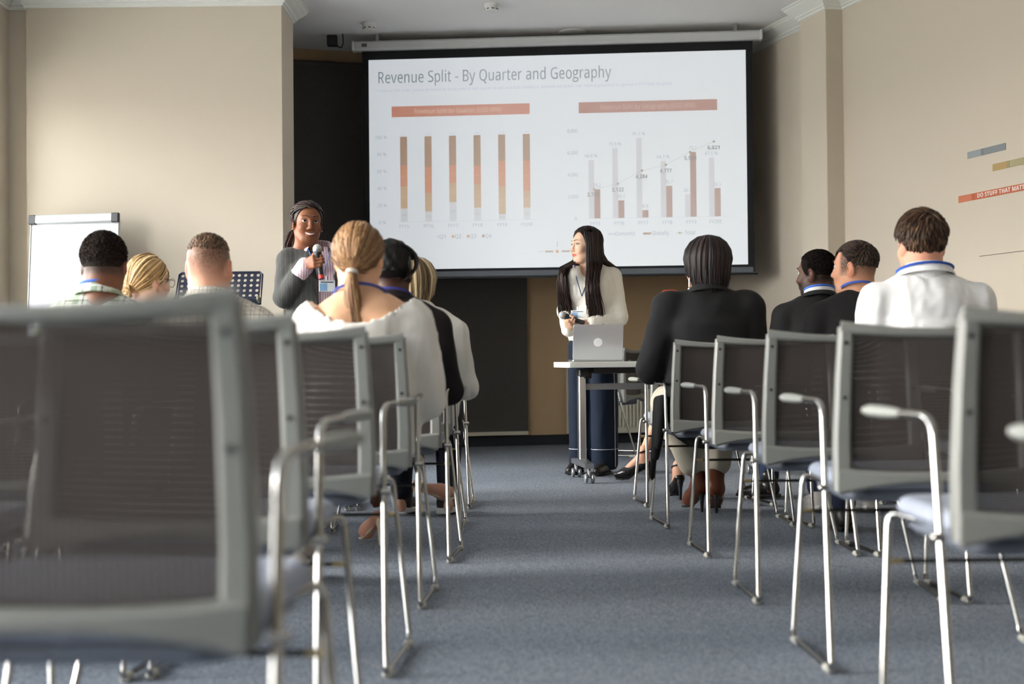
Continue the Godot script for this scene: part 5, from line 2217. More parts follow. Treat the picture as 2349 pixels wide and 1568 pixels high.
func speaker_grey_blazer() -> void:
	var t := thing("person", "smiling woman standing in grey pinstripe blazer with microphone, long dark hair tied back", "person", Vector3(-1.085, 0, -8.0), PI + 0.22)
	var J := standing(1.648, 0.172, 1.0)
	J.hed.x += 0.060
	J.shR = Vector3(0.172, 1.330, 0.015)
	J.elR = loc(t, Vector3(-1.265, 1.115, -7.90))
	var hand_w := Vector3(-1.080, 1.300, -7.77)
	J.wrR = loc(t, Vector3(-1.140, 1.238, -7.80))
	J.elL = Vector3(-0.245, 1.06, 0.0)
	J.wrL = Vector3(-0.20, 0.86, -0.10)
	var H := head_xf(J, 0.10, -0.02, 0.05)
	var ax := (Vector3(-1.057, 1.373, -7.735) - Vector3(-1.033, 1.21, -7.735)).normalized()
	var hx := hand_xf(loc(t, hand_w), t.basis.inverse() * Vector3(0.42, 0.30, 0.80), t.basis.inverse() * Vector3(0.86, 0.18, -0.50))
	# turn the grip so that the hand's x axis runs along the microphone
	var lx: Vector3 = (t.basis.inverse() * ax).normalized()
	var ly := (hx.basis.y - lx * hx.basis.y.dot(lx)).normalized()
	hx.basis = Basis(lx, ly, lx.cross(ly))
	hx.origin = loc(t, Vector3(-1.047, 1.305, -7.735)) - hx.basis.y * 0.042 - hx.basis.z * 0.027
	J.wrR = hx.origin - hx.basis.y * 0.075
	var o := {"skin": rgb(128, 82, 58), "lips": rgb(140, 70, 64), "fem": true, "b": 1.06, "handR": [hx, true], "brow": rgb(24, 18, 16), "brow_up": 0.001, "gaze": Vector3(0.12, 0.02, -1), "hand_size": 0.95}
	make_body(t, J, H, o)
	face_parts(t, H, o)
	var mb := MB.new()
	mb.col = Color(0.80, 0.78, 0.74)
	var mouth := []
	for k in 9:
		var u := k / 4.0 - 1.0
		mouth.append(H * Vector3(u * 0.0255, -0.0640 + 0.0085 * u * u, -0.0958 + 0.0125 * u * u))
	mb.tube(mouth, [0.0008, 0.0034, 0.0048, 0.0054, 0.0056, 0.0054, 0.0048, 0.0034, 0.0008], 8, true, 1.0, H.basis.y)
	obj("teeth", mb, glossy_mat(), t)
	mb = MB.new()
	for q in [[-0.0575, 0.0020, 0.0075], [-0.0712, 0.0032, 0.0125]]:
		var lp := []
		for k in 9:
			var u := k / 4.0 - 1.0
			lp.append(H * Vector3(u * 0.0295, q[0] + q[2] * u * u, -0.0962 + 0.0150 * u * u))
		mb.col = lin(rgb(134, 66, 60))
		mb.tube(lp, [0.0006, q[1] * 0.8, q[1], q[1] * 1.1, q[1], q[1] * 1.1, q[1], q[1] * 0.8, 0.0006], 8, true, 1.0, H.basis.y)
	obj("lips", mb, skin_mat(), t)
	var cols := [lin(rgb(46, 34, 32)), lin(rgb(34, 26, 25)), lin(rgb(62, 46, 42))]
	mb = MB.new()
	hair_cap(mb, H, cols[1], 0.006, 0.52, -0.74, 0.005, 0.0, 100.0, 0.0, 1.35)
	combed_back(mb, H, Vector3(0.015, -0.015, 0.108), cols, 760, 4, 0.50, -0.72, 0.010, 0.0062)
	tail(mb, H, [Vector3(0.015, -0.015, 0.108), Vector3(0.055, -0.05, 0.115), Vector3(0.075, -0.12, 0.105), Vector3(0.080, -0.20, 0.095), Vector3(0.078, -0.275, 0.09)], cols, 90, 6, [0.016, 0.034, 0.040, 0.036, 0.026], 0.0062)
	obj("hair", mb, hair_mat(), t)
	for s in [-1.0, 1.0]:
		mb = MB.new()
		mb.lathe(sphere_profile(0.004, 0, PI, 8), 10, H * xf(Vector3(s * 0.083, -0.036, 0.006)))
		obj("ear_stud", mb, M.brass, t)
	# striped shirt under the blazer
	var st := fabric("pink_stripe", rgb(226, 204, 212), [[16, 0, 3, rgb(120, 74, 108), 0.75], [16, 8, 2, rgb(244, 236, 240), 0.7]], [], 0.11)
	var F := Field.new()
	trunk(F, J, 0.004, 1.06, 1, true)
	F.cap(J.elR.lerp(J.wrR, 0.50), J.elR.lerp(J.wrR, 0.94), 0.050, 0.050, 0.01)
	garment(t, "striped_shirt", F, 0.011, st, 0.003, Vector3(18, 8, 18))
	collar(t, J, st, 0.070, 0.036, 0.75, "collar", 1.42, 0.26)
	# blazer: open down the front
	var bz := fabric("pinstripe", rgb(72, 73, 72), [[21, 0, 2, rgb(128, 128, 126), 0.5], [3, 0, 1, rgb(52, 53, 54), 0.4]], [[4, 0, 1, rgb(58, 58, 58), 0.4]], 0.16)
	F = Field.new()
	trunk(F, J, 0.020, 1.06, 1, true, 0.16)
	F.cap(J.elR, J.elR.lerp(J.wrR, 0.55), 0.060, 0.060, 0.012)
	F.cap(J.elL, J.elL.lerp(J.wrL, 0.95), 0.062, 0.052, 0.03)
	F.subtract_from_here()
	var V := Basis(Vector3.UP, 0.10)
	F.ell(Vector3(-0.022, 1.36, -0.15), Vector3(0.082, 0.19, 0.15), V, 0.006)
	F.ell(Vector3(-0.035, 1.06, -0.19), Vector3(0.048, 0.40, 0.13), V, 0.006)
	F.cap(J.nck + Vector3(0, 0.02, -0.02), J.nck + Vector3(0, 0.14, -0.02), 0.072, 0.085, 0.01)
	garment(t, "blazer", F, 0.0105, bz, 0.005, Vector3(10, 6, 10), 5)
	# lapels
	for s in [-1.0, 1.0]:
		mb = MB.new()
		var n0: Vector3 = J.nck
		var a: Vector3 = n0 + Vector3(s * 0.070, 0.03, 0.02)
		var b := Vector3(-0.03 + s * 0.078, 1.315, -0.125)
		var c := Vector3(-0.03 + s * 0.115, 1.270, -0.132)
		var d := Vector3(-0.03 + s * 0.105, 1.245, -0.137)
		var e := Vector3(-0.03 + s * 0.052, 1.10, -0.158)
		var g := Vector3(-0.03 + s * 0.046, 1.20, -0.152)
		var hh := n0 + Vector3(s * 0.055, -0.015, -0.055)
		var push := []
		for q in [a, b, c, d, e, g, hh]:
			push.append(out_of(F, q, Vector3(0, 0, -1), 0.004))
		a = push[0]
		b = push[1]
		c = push[2]
		d = push[3]
		e = push[4]
		g = push[5]
		hh = push[6]
		for q in [[a, hh, b], [hh, g, b], [b, g, c], [c, g, d], [d, g, e]]:
			var nn: Vector3 = (q[1] - q[0]).cross(q[2] - q[0]).normalized()
			if nn.z > 0:
				nn = -nn
			var off := nn * 0.004
			mb.tri(q[0] + off, q[1] + off, q[2] + off, nn)
			mb.tri(q[0] - off, q[1] - off, q[2] - off, -nn)
		obj("lapel", mb, bz, t)
	collar(t, J, bz, 0.080, 0.028, 1.0, "blazer_collar", 1.3, 0.30, 0.008)
	var Fs := Field.new()
	trunk(Fs, J, 0.006, 1.06, 1, true)
	Fs.n_add = Fs.T.size()
	lanyard(t, J, rgb(62, 108, 200), 0.078, 0.012, 0.32, 0.15, Fs)
	badge(t, loc(t, Vector3(-1.012, 1.172, -7.80)), 0.0)
	var Fl := Field.new()
	legs(Fl, J, 0.016, 1.3, 0.95)
	garment(t, "trousers", Fl, 0.018, bz, 0.004, Vector3(14, 5, 14))
	for k in ["L", "R"]:
		shoe(t, J["an" + k], 0.0, "shoe", M.black, M.black_matte)
	microphone("black microphone with red ring, held upright by the smiling speaker", Vector3(-1.057, 1.377, -7.735), Vector3(-1.033, 1.205, -7.735), rgb(206, 52, 44))


func woman_ponytail() -> void:
	var t := thing("person", "woman with long light brown ponytail and off-shoulder white blouse, seated from behind", "person", Vector3(-0.482, 0, -4.34), 0.0, "seated audience")
	var J := seated(1.200, 0.158, 0.95, 0.0, -0.014)
	J.nck.y -= 0.004
	J.knL = Vector3(-0.26, 0.53, -0.68)
	J.knR = Vector3(-0.10, 0.53, -0.72)
	J.anL = Vector3(-0.40, 0.095, -0.56)
	J.anR = Vector3(-0.26, 0.095, -0.52)
	var H := head_xf(J, -0.16, -0.10)
	var o := {"skin": rgb(226, 176, 140), "fem": true, "b": 0.95, "g": 0.0, "cell": 0.0105, "hand_size": 0.88, "extra": [[Vector3(-0.075, 0.84, -0.190), Vector3(0.045, 0.075, 0.024), 0.05], [Vector3(0.075, 0.84, -0.190), Vector3(0.045, 0.075, 0.024), 0.05]]}
	make_body(t, J, H, o)
	var cols := [lin(rgb(150, 112, 76)), lin(rgb(132, 96, 64)), lin(rgb(172, 134, 96)), lin(rgb(116, 84, 58))]
	var mb := MB.new()
	hair_cap(mb, H, cols[1], 0.004, 0.5, -0.70)
	var tie := Vector3(0.004, -0.052, 0.103)
	combed_back(mb, H, tie, cols, 900, 7, 0.48, -0.70, 0.006, 0.0046)
	tail(mb, H, [tie, tie + Vector3(0.005, -0.05, 0.018), Vector3(0.010, -0.16, 0.112), Vector3(0.022, -0.27, 0.108), Vector3(0.030, -0.39, 0.11)], cols, 130, 12, [0.010, 0.020, 0.027, 0.026, 0.013], 0.0048)
	obj("hair", mb, hair_mat(), t)
	mb = MB.new()
	var r2 := RandomNumberGenerator.new()
	r2.seed = 2
	var pts := []
	for k in 25:
		var a := TAU * k / 24.0
		pts.append(H * (tie + Vector3(cos(a) * 0.014, -0.008 + sin(a) * 0.004, sin(a) * 0.014 + 0.004)))
	mb.tube(pts, 0.0075, 8, false)
	obj("hair_tie", mb, cloth(rgb(226, 218, 208)), t)
	# blouse: gathered band round the upper arms and low on the back
	var F := Field.new()
	trunk(F, J, 0.027, 0.98, 1, true)
	for k in ["L", "R"]:
		F.cap(J["sh" + k].lerp(J["el" + k], 0.10), J["sh" + k].lerp(J["el" + k], 0.75), 0.060, 0.066, 0.03)
	F.subtract_from_here()
	F.ell(J.nck + Vector3(0, 0.10, 0.0), Vector3(0.195, 0.240, 0.22), Basis(), 0.008)
	var wm := fabric("white_crepe", rgb(238, 234, 226), [[6, 0, 2, rgb(214, 208, 198), 0.35]], [], 0.10)
	garment(t, "blouse", F, 0.0105, wm, 0.006, Vector3(60, 6, 60), 4)
	# the gathered edge
	lanyard(t, J, rgb(50, 66, 140), 0.088, -0.018, 0.42)
	trousers(t, J, cloth(rgb(196, 186, 172)))
	for k in ["L", "R"]:
		shoe(t, J["an" + k], 0.0, "shoe", cloth(rgb(214, 206, 196)), M.white_plastic)


func woman_braids() -> void:
	var t := thing("person", "dark-skinned woman with pinned black braids and dark jacket, half hidden by the ponytail woman", "person", Vector3(-0.475, 0, -5.32), 0.0, "seated audience")
	var J := seated(1.222, 0.178, 1.0, 0.0, 0.0)
	J.anL = Vector3(-0.095, 0.165, -0.575)
	J.knL = Vector3(-0.10, 0.535, -0.715)
	J.knR = Vector3(0.03, 0.615, -0.73)
	J.anR = Vector3(0.088, 0.27, -0.665)
	var H := head_xf(J, -0.10, -0.02)
	make_body(t, J, H, {"skin": rgb(92, 58, 44), "fem": true, "g": -0.012, "no_feet": true, "stub": func(p): return fade(p, -0.07, -0.02) * 0.8, "stub_col": rgb(24, 20, 19)})
	var cols := [lin(rgb(24, 21, 21)), lin(rgb(34, 29, 28)), lin(rgb(18, 16, 17))]
	var mb := MB.new()
	hair_cap(mb, H, cols[0], 0.006, 0.55, -0.74, 0.005, 0.003, 70.0)
	var r2 := RandomNumberGenerator.new()
	r2.seed = 3
	# rows of braids over the skull
	for k in 26:
		var u := k / 25.0
		var a := lerpf(-1.25, 1.25, u)
		var pts := []
		for q in 12:
			var v := q / 11.0
			var d := Vector3(sin(a), cos(a), 0).normalized()
			d = Basis(Vector3.RIGHT, lerpf(-1.0, 1.9, v)) * Vector3(sin(a) * (1.0 - 0.45 * v), cos(a) * 0.85 + 0.15, 0)
			pts.append(scalp(d, 0.010 + 0.003 * sin(v * 40 + k)))
		var rr := []
		var hp := []
		for q in pts.size():
			hp.append(H * pts[q])
			rr.append(0.0085)
		mb.col = vary(cols, r2)
		mb.tube(hp, rr, 6)
	# loops that stand off on the right
	for k in 6:
		var f := 1.0 + k * 0.05
		var pts := []
		for q in 11:
			var v := q / 10.0
			var a := lerpf(0.35, 2.45, v)
			pts.append(H * (SC + Vector3(sin(a) * (0.083 + 0.014 * sin(v * PI)) * f, cos(a) * 0.088, 0.015 + k * 0.011 - 0.02 * v)))
		mb.col = vary(cols, r2)
		mb.tube(pts, 0.0030, 6)
	obj("hair", mb, hair_mat(), t)
	var F := Field.new()
	trunk(F, J, 0.018, 1.05, 2, true)
	garment(t, "jacket", F, 0.0135, cloth(rgb(38, 33, 35), 0.8), 0.005)
	collar(t, J, cloth(rgb(38, 33, 35), 0.8), 0.082, 0.026, 0.9, "jacket_collar", 1.25, 0.3, 0.006)
	lanyard(t, J, rgb(56, 60, 140), 0.080, 0.012, 0.35)
	F = Field.new()
	F.ecap(J.pel + Vector3(0, 0.06, 0), J.pel + Vector3(0, -0.03, 0), 0.165, 0.125, 0.17, 0.125)
	F.cap(J.hipL, J.knL, 0.094, 0.075)
	F.cap(J.hipR, J.knR, 0.094, 0.075)
	garment(t, "skirt", F, 0.016, cloth(rgb(36, 33, 36), 0.8), 0.004)
	var nude := mat(rgb(206, 150, 124), 0.4)
	var sl := mat(rgb(226, 208, 180), 0.5)
	shoe(t, J.anL, 0.55, "pump", nude, sl)
	shoe(t, J.anR + Vector3(0.0, 0.02, 0.0), -0.95, "pump", nude, sl, 0.25)


func woman_bob() -> void:
	var t := thing("person", "woman with short streaked blond bob and white shirt, seated in second row left of aisle", "person", Vector3(-0.432, 0, -6.27), 0.0, "seated audience")
	var J := seated(1.214, 0.172, 0.98, 0.0, -0.01)
	var H := head_xf(J, -0.12, -0.06)
	make_body(t, J, H, {"skin": rgb(214, 160, 132), "fem": true})
	var cols := [lin(rgb(196, 176, 138)), lin(rgb(132, 108, 78)), lin(rgb(222, 206, 174)), lin(rgb(96, 76, 56)), lin(rgb(172, 148, 110))]
	var mb := MB.new()
	hair_cap(mb, H, cols[3], 0.008, 0.5, -0.72)
	falling(mb, H, func(e, r2): return Vector3(e.x * 0.10, 1.0, 0.30 + e.z * 0.10), cols, 260, 5, func(e, r2): return 9.0 if e.z < -0.55 else lerpf(-0.070, -0.098, smoothstep(-0.2, 0.6, e.z)) + r2.randf_range(-0.012, 0.012), 0.5, 0.016, 0.0062, 0.030)
	falling(mb, H, func(e, r2): return Vector3(e.x * 0.55, 0.75, 0.35 + e.z * 0.55), cols, 150, 6, func(e, r2): return 9.0 if e.z < -0.3 else -0.112 + r2.randf_range(-0.012, 0.01), 0.5, 0.009, 0.0058, 0.045)
	obj("hair", mb, hair_mat(), t)
	var F := Field.new()
	trunk(F, J, 0.017, 1.06, 2, true)
	var wm := cloth(rgb(232, 229, 222))
	garment(t, "shirt", F, 0.0125, wm, 0.007, Vector3(16, 6, 16), 6)
	collar(t, J, wm, 0.072, 0.036, 0.6, "collar", 1.45)
	trousers(t, J, cloth(rgb(34, 36, 46)))
	J.anL = Vector3(-0.10, 0.098, -0.74)
	J.anR = Vector3(0.10, 0.098, -0.70)
	for k in ["L", "R"]:
		shoe(t, J["an" + k], -0.3, "sneaker", M.black, M.white_plastic)


func woman_black_blazer() -> void:
	var t := thing("person", "woman in black blazer with short glossy black hair, seated raising a phone", "person", Vector3(0.925, 0, -6.33), 0.045, "seated audience")
	var J := seated(1.300, 0.182, 1.06, 0.0, 0.0)
	J.shL = Vector3(-0.180, J.shL.y + 0.032, -0.28)
	J.shR = Vector3(0.180, J.shR.y + 0.032, -0.27)
	J.elL = Vector3(-0.262, 0.708, -0.335)
	J.wrL = Vector3(-0.165, 0.885, -0.585)
	J.knL = Vector3(-0.13, 0.54, -0.70)
	J.knR = Vector3(0.14, 0.54, -0.71)
	J.anL = Vector3(0.02, 0.165, -0.72)
	J.anR = Vector3(0.10, 0.165, -0.66)
	var H := head_xf(J, 0.30, -0.03, -0.03)
	var hx := hand_xf(Vector3(-0.138, 0.945, -0.635), Vector3(0.15, 0.95, -0.2), Vector3(0.45, 0.0, 0.9))
	var o := {"skin": rgb(178, 122, 92), "fem": true, "b": 1.08, "handL": [hx, false], "no_feet": true}
	make_body(t, J, H, o)
	var cols := [lin(rgb(30, 25, 25)), lin(rgb(44, 35, 33)), lin(rgb(22, 19, 20)), lin(rgb(56, 44, 41))]
	var mb := MB.new()
	hair_cap(mb, H, cols[0], 0.012, 0.5, -0.76)
	falling(mb, H, func(e, r2): return Vector3(e.x * 0.10, 1.0, 0.10 + e.z * 0.10), cols, 330, 15, func(e, r2): return 9.0 if e.z < -0.6 else lerpf(-0.045, -0.105, smoothstep(-0.35, 0.35, e.z)) + r2.randf_range(-0.016, 0.014), 0.5, 0.020, 0.0060, 0.022)
	falling(mb, H, func(e, r2): return Vector3(e.x * 0.6, 0.7, 0.35 + e.z * 0.6), cols, 140, 16, func(e, r2): return 9.0 if e.z < -0.2 else -0.118 + r2.randf_range(-0.020, 0.012), 0.5, 0.011, 0.0056, 0.03)
	obj("hair", mb, hair_mat(), t)
	for s in [-1.0, 1.0]:
		mb = MB.new()
		mb.tube([H * Vector3(s * 0.082, -0.032, 0.006), H * Vector3(s * 0.086, -0.055, 0.006), H * Vector3(s * 0.086, -0.085, 0.006)], [0.003, 0.005, 0.004], 8)
		mb.lathe(sphere_profile(0.0075, 0, PI, 8), 12, H * xf(Vector3(s * 0.086, -0.095, 0.006)))
		obj("earring", mb, mat(rgb(232, 222, 200), 0.25, 0.5), t)
	var bl := cloth(rgb(37, 37, 38), 0.78)
	var F := Field.new()
	trunk(F, J, 0.022, 1.10, 2, true, 0.10)
	for k in ["L", "R"]:
		F.cap(J["sh" + k] + Vector3(0, 0.012, 0), J["sh" + k] + Vector3(signf(J["sh" + k].x) * 0.012, 0.006, 0), 0.064, 0.066, 0.03)
		F.cap(J["sh" + k], J["el" + k], 0.078, 0.066, 0.03)
	garment(t, "blazer", F, 0.011, bl, 0.006, Vector3(8, 6, 8), 7)
	collar(t, J, bl, 0.080, 0.034, 0.9, "blazer_collar", 1.34, 0.25)
	# coat tail that hangs from the left of the seat
	F = Field.new()
	F.cap(Vector3(-0.235, 0.56, -0.30), Vector3(-0.262, 0.20, -0.33), 0.022, 0.012, 0.02)
	F.cap(Vector3(-0.225, 0.56, -0.20), Vector3(-0.245, 0.36, -0.22), 0.024, 0.014, 0.04)
	F.cap(Vector3(-0.22, 0.56, -0.25), Vector3(-0.252, 0.30, -0.27), 0.026, 0.016, 0.05)
	garment(t, "blazer_tail", F, 0.009, bl)
	var cream := cloth(rgb(206, 198, 180))
	F = Field.new()
	legs(F, J, 0.020, 1.5, 0.80)
	garment(t, "trousers", F, 0.012, cream, 0.005, Vector3(14, 5, 14))
	var br := mat(rgb(112, 60, 38), 0.18)
	shoe(t, J.anL, 0.35, "boot", br, M.black)
	shoe(t, J.anR, -0.15, "boot", br, M.black)
	var p := thing("phone", "smartphone in bright orange case held up by the woman in black blazer", "phone", t.transform * Vector3(-0.120, 1.013, -0.625), 0.10)
	p.rotation.x = -0.12
	mb = MB.new()
	mb.slab(0.078, 0.158, 0.012, -0.006, 0.005, 0.003, xf(Vector3.ZERO, Basis(Vector3.RIGHT, PI / 2)))
	obj("case", mb, mat(rgb(226, 84, 52), 0.5), p)
	mb = MB.new()
	mb.slab(0.066, 0.146, 0.008, 0.0052, 0.0058, 0.0002, xf(Vector3.ZERO, Basis(Vector3.RIGHT, PI / 2)))
	obj("glass_front", mb, mat(rgb(120, 118, 112), 0.1), p)
	mb = MB.new()
	mb.box(Vector3(0.004, 0.028, 0.0062), Vector3(0.018, 0.070, 0.0005))
	obj("picture_figure", mb, mat(rgb(66, 52, 44), 0.3), p)
	mb = MB.new()
	mb.box(Vector3(0.022, 0.02, 0.0062), Vector3(0.016, 0.09, 0.0005))
	obj("picture_wall", mb, mat(rgb(176, 172, 160), 0.3), p)


func man_black_suit() -> void:
	var t := thing("person", "bearded dark-skinned man in black suit looking left, seated beyond man in black tee", "person", Vector3(1.625, 0, -7.20), 0.0, "seated audience")
	var J := seated(1.318, 0.195, 1.06, 0.0, -0.015)
	J.knL = Vector3(-0.20, 0.53, -0.68)
	J.anL = Vector3(-0.255, 0.095, -0.44)
	var H := head_xf(J, 0.85, -0.02)
	var o := {"skin": rgb(84, 56, 44), "stub": func(p): return maxf(fade(p, -0.06, -0.02), 0.9 * smoothstep(-0.03, -0.055, p.y) * smoothstep(0.02, 0.0, p.z) * smoothstep(-0.145, -0.125, p.y) if p.y < -0.03 and absf(p.x) > 0.006 and p.z > -0.098 and p.y > -0.12 else 0.0), "stub_col": rgb(22, 18, 17)}
	make_body(t, J, H, o)
	face_parts(t, H, o)
	var mb := MB.new()
	hair_cap(mb, H, lin(rgb(28, 24, 23)), 0.005, 0.55, -0.72, 0.0046)
	curls(mb, H, [lin(rgb(28, 24, 23)), lin(rgb(42, 36, 34))], 3600, 5, 0.5, -0.70, 0.005, 0.008)
	var F := Field.new()
	F.cap(Vector3(0, -0.105, -0.062), Vector3(0, -0.118, -0.058), 0.020, 0.016, 0.02)
	for s in [-1.0, 1.0]:
		F.cap(Vector3(s * 0.052, -0.045, -0.005), Vector3(s * 0.030, -0.100, -0.046), 0.016, 0.021, 0.02)
	mb.put(F.net(0.005), H, lin(rgb(24, 20, 19)))
	obj("hair", mb, matte_hair(), t)
	var bl := cloth(rgb(40, 40, 41), 0.8)
	F = Field.new()
	trunk(F, J, 0.020, 1.06)
	garment(t, "suit_jacket", F, 0.0125, bl, 0.005)
	collar(t, J, cloth(rgb(236, 236, 236)), 0.076, 0.040, 0.6, "shirt_collar", 1.1)
	collar(t, J, bl, 0.084, 0.026, 0.9, "jacket_collar", 1.32, 0.25, 0.008)
	lanyard(t, J, rgb(60, 108, 206), 0.080, 0.026, 0.3)
	trousers(t, J, cloth(rgb(48, 62, 92)))
	shoe(t, J.anL, 1.25, "shoe", mat(rgb(34, 32, 31), 0.3), M.black_matte)
	shoe(t, J.anR, 0.0, "shoe", mat(rgb(34, 32, 31), 0.3), M.black_matte)


func man_black_tee() -> void:
	var t := thing("person", "young man with faded dark brown hair in black tee shirt, profile turned left", "person", Vector3(1.60, 0, -6.28), 0.0, "seated audience")
	var J := seated(1.286, 0.190, 1.03, 0.0, -0.01)
	var H := head_xf(J, 0.92, 0.02)
	var o := {"skin": rgb(208, 152, 122), "stub": func(p): return fade(p, -0.075, 0.020, -0.050) * 0.95, "stub_col": rgb(44, 35, 30), "brow": rgb(40, 30, 24)}
	make_body(t, J, H, o)
	face_parts(t, H, o)
	var cols := [lin(rgb(52, 40, 33)), lin(rgb(40, 31, 26)), lin(rgb(72, 56, 46))]
	var mb := MB.new()
	short_hair(mb, H, cols, 2600, 5, func(d): return Vector3(-d.x * 0.5, 0.1 - maxf(0.0, d.z) * 0.8, -1.0 + maxf(0.0, d.z) * 1.2), func(d): return 0.036 if d.y > 0.45 else (0.024 if d.y > 0.15 else (0.010 if d.y > -0.25 else 0.0)), 0.46, -0.3, 0.36, 0.0044, 0.003)
	obj("hair", mb, hair_mat(), t)
	var F := Field.new()
	trunk(F, J, 0.012, 1.04, 1)
	garment(t, "tee_shirt", F, 0.0125, cloth(rgb(34, 33, 34), 0.85), 0.005)
	lanyard(t, J, rgb(62, 96, 190), 0.074, 0.020, 0.3)
	trousers(t, J, cloth(rgb(44, 54, 80)))
	for k in ["L", "R"]:
		shoe(t, J["an" + k], 0.25, "sneaker", cloth(rgb(216, 210, 204)), M.white_plastic)


func man_white_shirt() -> void:
	var t := thing("person", "man with tousled brown hair in white shirt and blue lanyard, largest figure at right", "person", Vector3(1.645, 0, -5.36), 0.0, "seated audience")
	var J := seated(1.328, 0.200, 1.10, 0.0, -0.012)
	J.knL = Vector3(-0.20, 0.53, -0.72)
	J.anL = Vector3(-0.22, 0.095, -0.80)
	var H := head_xf(J, 0.10, 0.0)
	make_body(t, J, H, {"skin": rgb(218, 158, 132), "b": 1.05})
	var cols := [lin(rgb(74, 54, 40)), lin(rgb(58, 42, 32)), lin(rgb(100, 76, 56)), lin(rgb(46, 34, 27))]
	var wh := Vector3(0.06, 0.62, 0.78).normalized()
	var mb := MB.new()
	hair_cap(mb, H, cols[3], 0.008, 0.5, -0.72)
	short_hair(mb, H, cols, 2300, 9, func(d): return (d - wh) * 1.0 + wh.cross(d) * 0.75 + Vector3(0, -0.35, 0), func(d): return 0.048 if d.y > 0.25 else ((0.012 if absf(d.x) > 0.62 else 0.036) if d.y > -0.4 else 0.022), 0.46, -0.73, 0.40, 0.0048, 0.009)
	obj("hair", mb, hair_mat(), t)
	var wm := cloth(rgb(238, 238, 238), 0.8)
	var F := Field.new()
	trunk(F, J, 0.018, 1.10)
	for k in ["L", "R"]:
		F.cap(J["sh" + k], J["el" + k], 0.060, 0.060, 0.04)
	garment(t, "shirt", F, 0.010, wm, 0.0085, Vector3(13, 7, 13), 14)
	collar(t, J, wm, 0.083, 0.044, 0.45, "collar", 1.42, 0.2)
	lanyard(t, J, rgb(40, 84, 176), 0.110, 0.010, 0.26)
	trousers(t, J, cloth(rgb(40, 46, 62)))
	for k in ["L", "R"]:
		shoe(t, J["an" + k], 0.1, "shoe", mat(rgb(34, 32, 31), 0.4), M.black_matte)


func person_locs() -> void:
	var t := thing("person", "person with short spiky black locs, nearly hidden behind the man in white shirt", "person", Vector3(2.215, 0, -7.20), 0.0, "seated audience")
	var J := seated(1.225, 0.18, 1.0)
	var H := head_xf(J, 0.2)
	make_body(t, J, H, {"skin": rgb(90, 60, 46), "stub": func(p): return fade(p, -0.07, -0.02), "stub_col": rgb(20, 18, 18)})
	var cols := [lin(rgb(24, 22, 22)), lin(rgb(34, 30, 28))]
	var mb := MB.new()
	hair_cap(mb, H, cols[0], 0.008, 0.5, -0.75)
	short_hair(mb, H, cols, 420, 21, func(d): return Vector3(d.x, -0.2, d.z) + d.cross(Vector3.UP) * 0.5, func(d): return 0.06, 0.46, -0.7, 0.85, 0.0058, 0.004)
	obj("hair", mb, hair_mat(), t)
	var F := Field.new()
	trunk(F, J, 0.014, 1.0)
	garment(t, "shirt", F, 0.016, cloth(rgb(70, 74, 84)), 0.005)
	trousers(t, J, cloth(rgb(44, 46, 54)))
	for k in ["L", "R"]:
		shoe(t, J["an" + k], 0.0, "shoe", M.black, M.black_matte)


